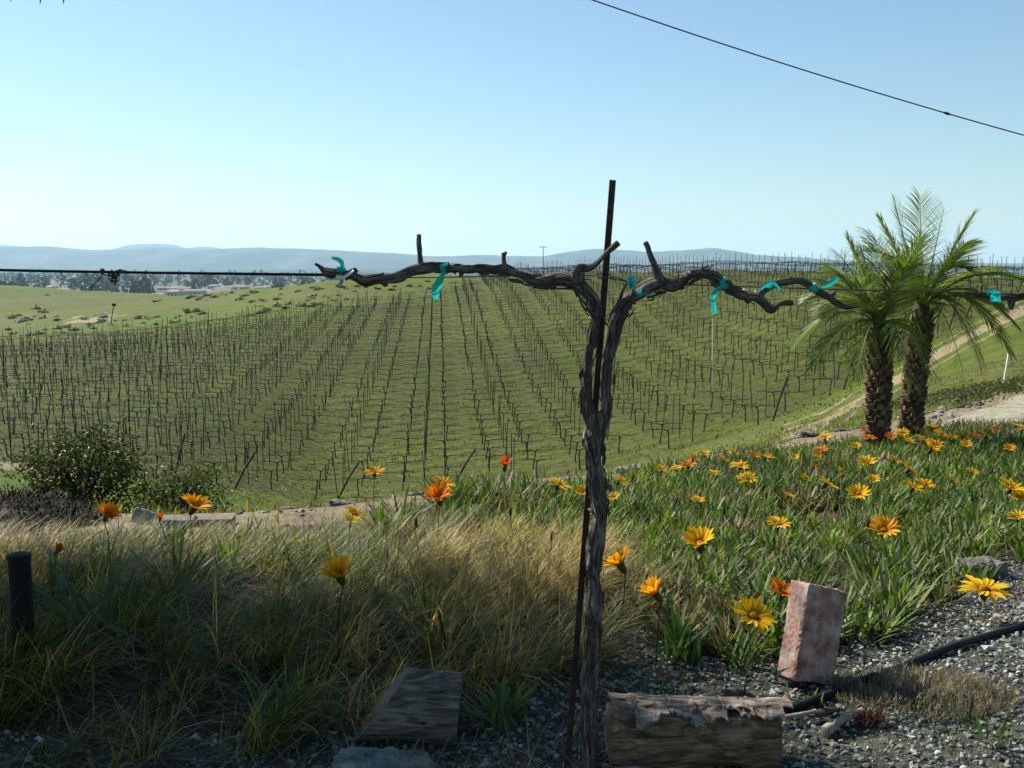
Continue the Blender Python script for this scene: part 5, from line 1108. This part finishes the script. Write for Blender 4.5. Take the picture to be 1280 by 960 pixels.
# hose
m = MB(); hp = [(1500, 700), (1330, 760), (1280, 781), (1240, 793), (1200, 805), (1172, 815), (1120, 836), (1075, 852), (1050, 862), (1025, 872), (995, 884), (955, 893), (900, 905)]
tube(m, [ground_at(px, py, .012, 1.5, 9) for px, py in hp], .0095, 12, .03, 0, .03, 2); o = m.build('irrigation_hose', M['hose'], smooth=True); tag(o, 'black irrigation hose lying across the gravel behind the brick to the right edge', 'hose')
# black tube at left
a = P(24, 700, 2.45); zb = hz(a.x, a.y)-.1; e = empty('black_tube', (a.x, a.y, hz(a.x, a.y)), 'upright black plastic tube with a capped top at the left edge', 'tube')
m = MB(); rt = 27/2*2.45/1256; top = P(24, 692, 2.45).z; tube(m, [(a.x, a.y, zb), (a.x, a.y, top-.012)], rt, 24); m.build('tube', M['hose'], e, smooth=True)
m = MB(); tube(m, [(a.x, a.y, top-.014), (a.x, a.y, top-.003), (a.x, a.y, top)], [rt*1.09, rt*1.09, rt*.98], 24); m.build('cap', M['hose'], e)
# dark stone near right edge, blocks on path, yellow marker
g = ground_at(1232, 724, 0, 2, 6); b = rough_block('edging_block', (.15, .1, .075), M['edge'], .012, .012, 9, 16); b.location = g+Vector((0, .04, .02)); b.rotation_euler[2] = .2; tag(b, 'dark flat block half buried in leaves near the right edge', 'block')
for lab, px, py, sz, mt, rot, s in (('pale grey paving stone tilted on the path at the left', 180, 656, (.13, .03, .075), 'stone', (-.5, .35, .1), 11), ('tan block lying on the path below the golden flower, the left of two', 222, 659, (.15, .09, .045), 'slabstone', (0, 0, .05), 12), ('tan block lying on the path below the golden flower, the right of two', 268, 657, (.17, .09, .04), 'slabstone', (0, 0, .1), 13)):
    g = ground_at(px, py, 0, 3.5, 9); b = rough_block('paving_stone' if mt == 'stone' else 'stone_block', sz, M[mt], .008, .006, s, 14); b.location = g+Vector((0, .03, sz[2]*.35)); b.rotation_euler = rot; tag(b, lab, 'stone')
g = ground_at(309, 640, 0, 3.5, 9); m = MB(); tube(m, [(0, 0, -.02), (0, 0, .075)], .004, 6, col=(.75, .62, .03)); o = m.build('marker_stick', M['petal']); o.location = (g.x, g.y, g.z); tag(o, 'short yellow marker stick on the path edge at the left', 'marker')
# edging stones on the far side of the path
for k, (px, py, w_, lb) in enumerate(((362, 648, 30, 'leftmost low stone on the far edge of the dirt path, beyond the dry grass'), (428, 637, 44, 'long low grey stone on the path edge right of the marker stick'), (520, 622, 30, 'small low stone on the path edge behind the large orange flower'), (560, 612, 46, 'flat grey stone on the path edge between the orange flower and the trunk'), (790, 590, 54, 'wide dark flat stone on the path edge just right of the grapevine trunk'), (842, 583, 22, 'small stone on the path edge right of the wide dark one'), (1012, 545, 44, 'dark stone on the path edge left of the palms, the larger one'), (1054, 539, 26, 'small dark stone on the path edge touching the palms on their left'))):
    u = px; d = float(bed2(u))-.12; g = P(px, py, d); gzz = hz(g.x, g.y); s = w_*d/1256*.62
    b = rough_block('edging_stone', (s, s*.75, s*.34), M['edge'], s*.1, s*.16, 20+k, 9); b.location = (g.x, g.y, gzz+s*.0); b.rotation_euler = (random.uniform(-.1, .1), random.uniform(-.15, .15), random.uniform(-.3, .4))
    tag(b, lb, 'stone', 'edging stones along the dirt path')
# pebbles and clods on the path
mb = MB(); n = 3600; x = RNG.uniform(-4, 9, n); y = RNG.uniform(4.4, 17, n); u = 640+1264*x/y; k = (y > bed1(u)-.2) & (y < bed2(u)+.6) & (u > -50) & (u < 1330) & ~((u > 1160) & (y > 11.5)); x, y = x[k], y[k]; n = len(x); sz = .006+.022*RNG.random(n)**3
stones(mb, np.stack([x, y, H(x, y)+sz*.2], 1), sz, np.array([.3, .26, .2])*(.5+.7*RNG.random((n, 1))), 15); tag(mb.build('path_rubble', M['attr']), 'small stones and clods scattered over the dirt path', 'rubble', kind='stuff')
# mulch heap at left
m = MB(); nx = 60; cxm, cym = P(28, 660, 4.9).x, 4.9; gx, gy = np.meshgrid(np.linspace(-1.0, .42, nx), np.linspace(-.6, .6, nx)); rr2 = np.sqrt((np.where(gx < 0, gx*.45, gx)/.36)**2+(gy/.5)**2)
hh = .13*np.clip(1-rr2**2, -.2, 1)+.05*fbm((gx+5)*6, gy*6, 61, 4)*np.clip(1.2-rr2, 0, 1)+.03*fbm((gx+5)*22, gy*22, 63, 3)*(rr2 < 1)
zz = H(gx+cxm, gy+cym)+hh-.01; v = np.stack([gx+cxm, gy+cym, zz], -1).reshape(-1, 3); f = [(i*nx+j, i*nx+j+1, (i+1)*nx+j+1, (i+1)*nx+j) for i in range(nx-1) for j in range(nx-1)]
e = empty('mulch_heap', (cxm, cym, hz(cxm, cym)), 'dark brown heap of mulch at the left behind the strap leaves', 'mulch heap'); m.add(v, f, (.035, .022, .013)); m.build('heap', M['woody'], e, smooth=True)
m = MB(); n = 2600; x = cxm+RNG.uniform(-.6, .36, n); y = cym+RNG.normal(size=n)*.2; zq = H(x, y)+.12*np.clip(1-((x-cxm)/.36).clip(-1, 1)**2*(x > cxm)-((y-cym)/.5)**2, 0, 1)+.02*RNG.random(n)
blades(m, np.stack([x, y, zq], 1), RNG.random(n)*6.3, .5+RNG.random(n), RNG.normal(size=n)*.3, .03+.06*RNG.random(n), .004+.004*RNG.random(n), np.array([.026, .017, .009])*(.4+1.1*RNG.random((n, 1))), 2, .5); o = m.build('shreds', M['woody'], e); o['kind'] = 'stuff'
# slim white stake on the far bank at right
a = P(1253, 490, 19); zb = hz(a.x, a.y); t = P(1262, 436, 19); m = MB(); tube(m, [(a.x, a.y, zb-.05), (t.x, t.y, t.z)], .02, 8); o = m.build('white_stake', M['white']); tag(o, 'slim white stake standing on the grassy bank below the right palm frond', 'stake')
a = P(891, 442, 62); t = P(891, 398, 62); m = MB(); tube(m, [(a.x, a.y, hz(a.x, a.y)-.1), (t.x, t.y, t.z)], .02, 6); o = m.build('white_stake', M['white']); tag(o, 'pale thin stake in the vineyard beneath the hanging green tape', 'stake')
# stones along the slab's edge
mb = MB(); n = 700; x = RNG.uniform(4, 11, n); y = 12.6+RNG.random(n)*8; u = 640+1264*x/y; k = (u > 1130) & (u < 1330) & (y > 12.8+(u-1180)*.034); x, y = x[k], y[k]; n = len(x); sz = .02+.06*RNG.random(n)**2.5
stones(mb, np.stack([x, y, H(x, y)+sz*.2], 1), sz, np.array([.26, .24, .2])*(.5+.7*RNG.random((n, 1))), 16); tag(mb.build('bank_rubble', M['attr']), 'small rocks on the bank above the concrete slab', 'rubble', kind='stuff')
# low plants along that bank
mb = MB(); n = 5200; cl = RNG.uniform([5.5, 13.0], [11, 22], (300, 2)); cu = 640+1264*cl[:, 0]/cl[:, 1]; cl = cl[(cl[:, 1] > 13.0+(cu-1180)*.034) & (cu > 1120)][:60]; cl = np.vstack([cl]*3)[:60]; k = RNG.integers(0, 60, n); x = cl[k, 0]+RNG.normal(size=n)*.22; y = cl[k, 1]+RNG.normal(size=n)*.2; x0_ = H(x, y)
leafcloud(mb, np.stack([x, y, x0_+.02+.12*RNG.random(n)], 1), np.full(n, .07), np.array([.06, .09, .03])*(.4+1.1*RNG.random((n, 1)))+np.array([.05, .02, .01])*(RNG.random((60, 1))[k]), 19, .4); tag(mb.build('bank_plants', M['leaf']), 'low ground cover plants on the bank above the concrete slab', 'ground cover', kind='stuff')

# ================================================================= SHADE TREE at the left, out of frame but for its hanging leaves
tb = Vector((-3.5, 4.3, 0)); tb.z = hz(tb.x, tb.y)
e = empty('shade_tree', tb, 'leafy tree beyond the left edge, only its leaf tips hang into the top left corner', 'tree')
m = MB(); cc = Vector((-3.05, 3.95, 2.6)); tube(m, [tb-Vector((0, 0, .1)), tb+Vector((.05, 0, .8)), Vector((-3.4, 4.2, 1.7)), cc], [.09, .075, .06, .03], 12, .05, .1, .1, 4); rr = random.Random(4)
for i in range(16):
    a = rr.uniform(0, 6.28); s0 = Vector((-3.4, 4.2, rr.uniform(1.2, 2.0))); tp = cc+Vector((math.cos(a)*rr.uniform(.4, .95), math.sin(a)*rr.uniform(.4, .9), rr.uniform(-.5, .8))); tube(m, [s0, s0.lerp(tp, .5)+Vector((0, 0, .1)), tp], [.03, .018, .006], 6, cap=False)
m.build('trunk', M['bark'], e)
p, k = clump_points(26000, 170, .16, (1.1, 1.25, .9), 71, .25); p = p+np.array(cc)
px, py = unproj(p[:, 0], p[:, 1], p[:, 2]); hid = (px < -12) | (py < -10) | (p[:, 1] < .3); p = p[hid]; n = len(p)
m = MB(); leafcloud(m, p, np.full(n, .075), np.array([.05, .085, .025])*(.5+.9*RNG.random((n, 1))), 72, .3)
for px, py in ((13, 2), (37, 1), (50, 5), (79, 5), (3, -2), (66, -2)):
    q = P(px, py, 3.0); tube(m, [q, q+Vector((.004, 0, .02)), q+Vector((-.006, .01, .05)), q+Vector((-.01, .01, .075))], [.0008, .0035, .005, .001], 6, col=(.05, .075, .03), flat=.3)
m.build('crown', M['leaf'], e)
m = MB(); tube(m, [cc, P(-60, -60, 3.2), P(20, -26, 3.0), P(85, -22, 3.0)], [.012, .008, .004, .002], 6, .05); m.build('branch', M['bark'], e)

# ================================================================= HAZE
mb = MB(); x, y0, y1, z0, z1 = 15500, -1500, 15600, -34, 420
mb.add([(-x, y0, z0), (x, y0, z0), (x, y1, z0), (-x, y1, z0), (-x, y0, z1), (x, y0, z1), (x, y1, z1), (-x, y1, z1)], [(0, 3, 2, 1), (4, 5, 6, 7), (0, 1, 5, 4), (1, 2, 6, 5), (2, 3, 7, 6), (3, 0, 4, 7)])
hm = bpy.data.materials.new('haze'); hm.use_nodes = True; t = hm.node_tree; t.nodes.clear(); pv = t.nodes.new('ShaderNodeVolumePrincipled'); pv.inputs['Color'].default_value = (.50, .77, 1, 1); pv.inputs['Density'].default_value = 7.5e-5; pv.inputs['Anisotropy'].default_value = 0.2
oo = t.nodes.new('ShaderNodeOutputMaterial'); t.links.new(pv.outputs[0], oo.inputs['Volume']); o = mb.build('haze', hm); o['kind'] = 'stuff'
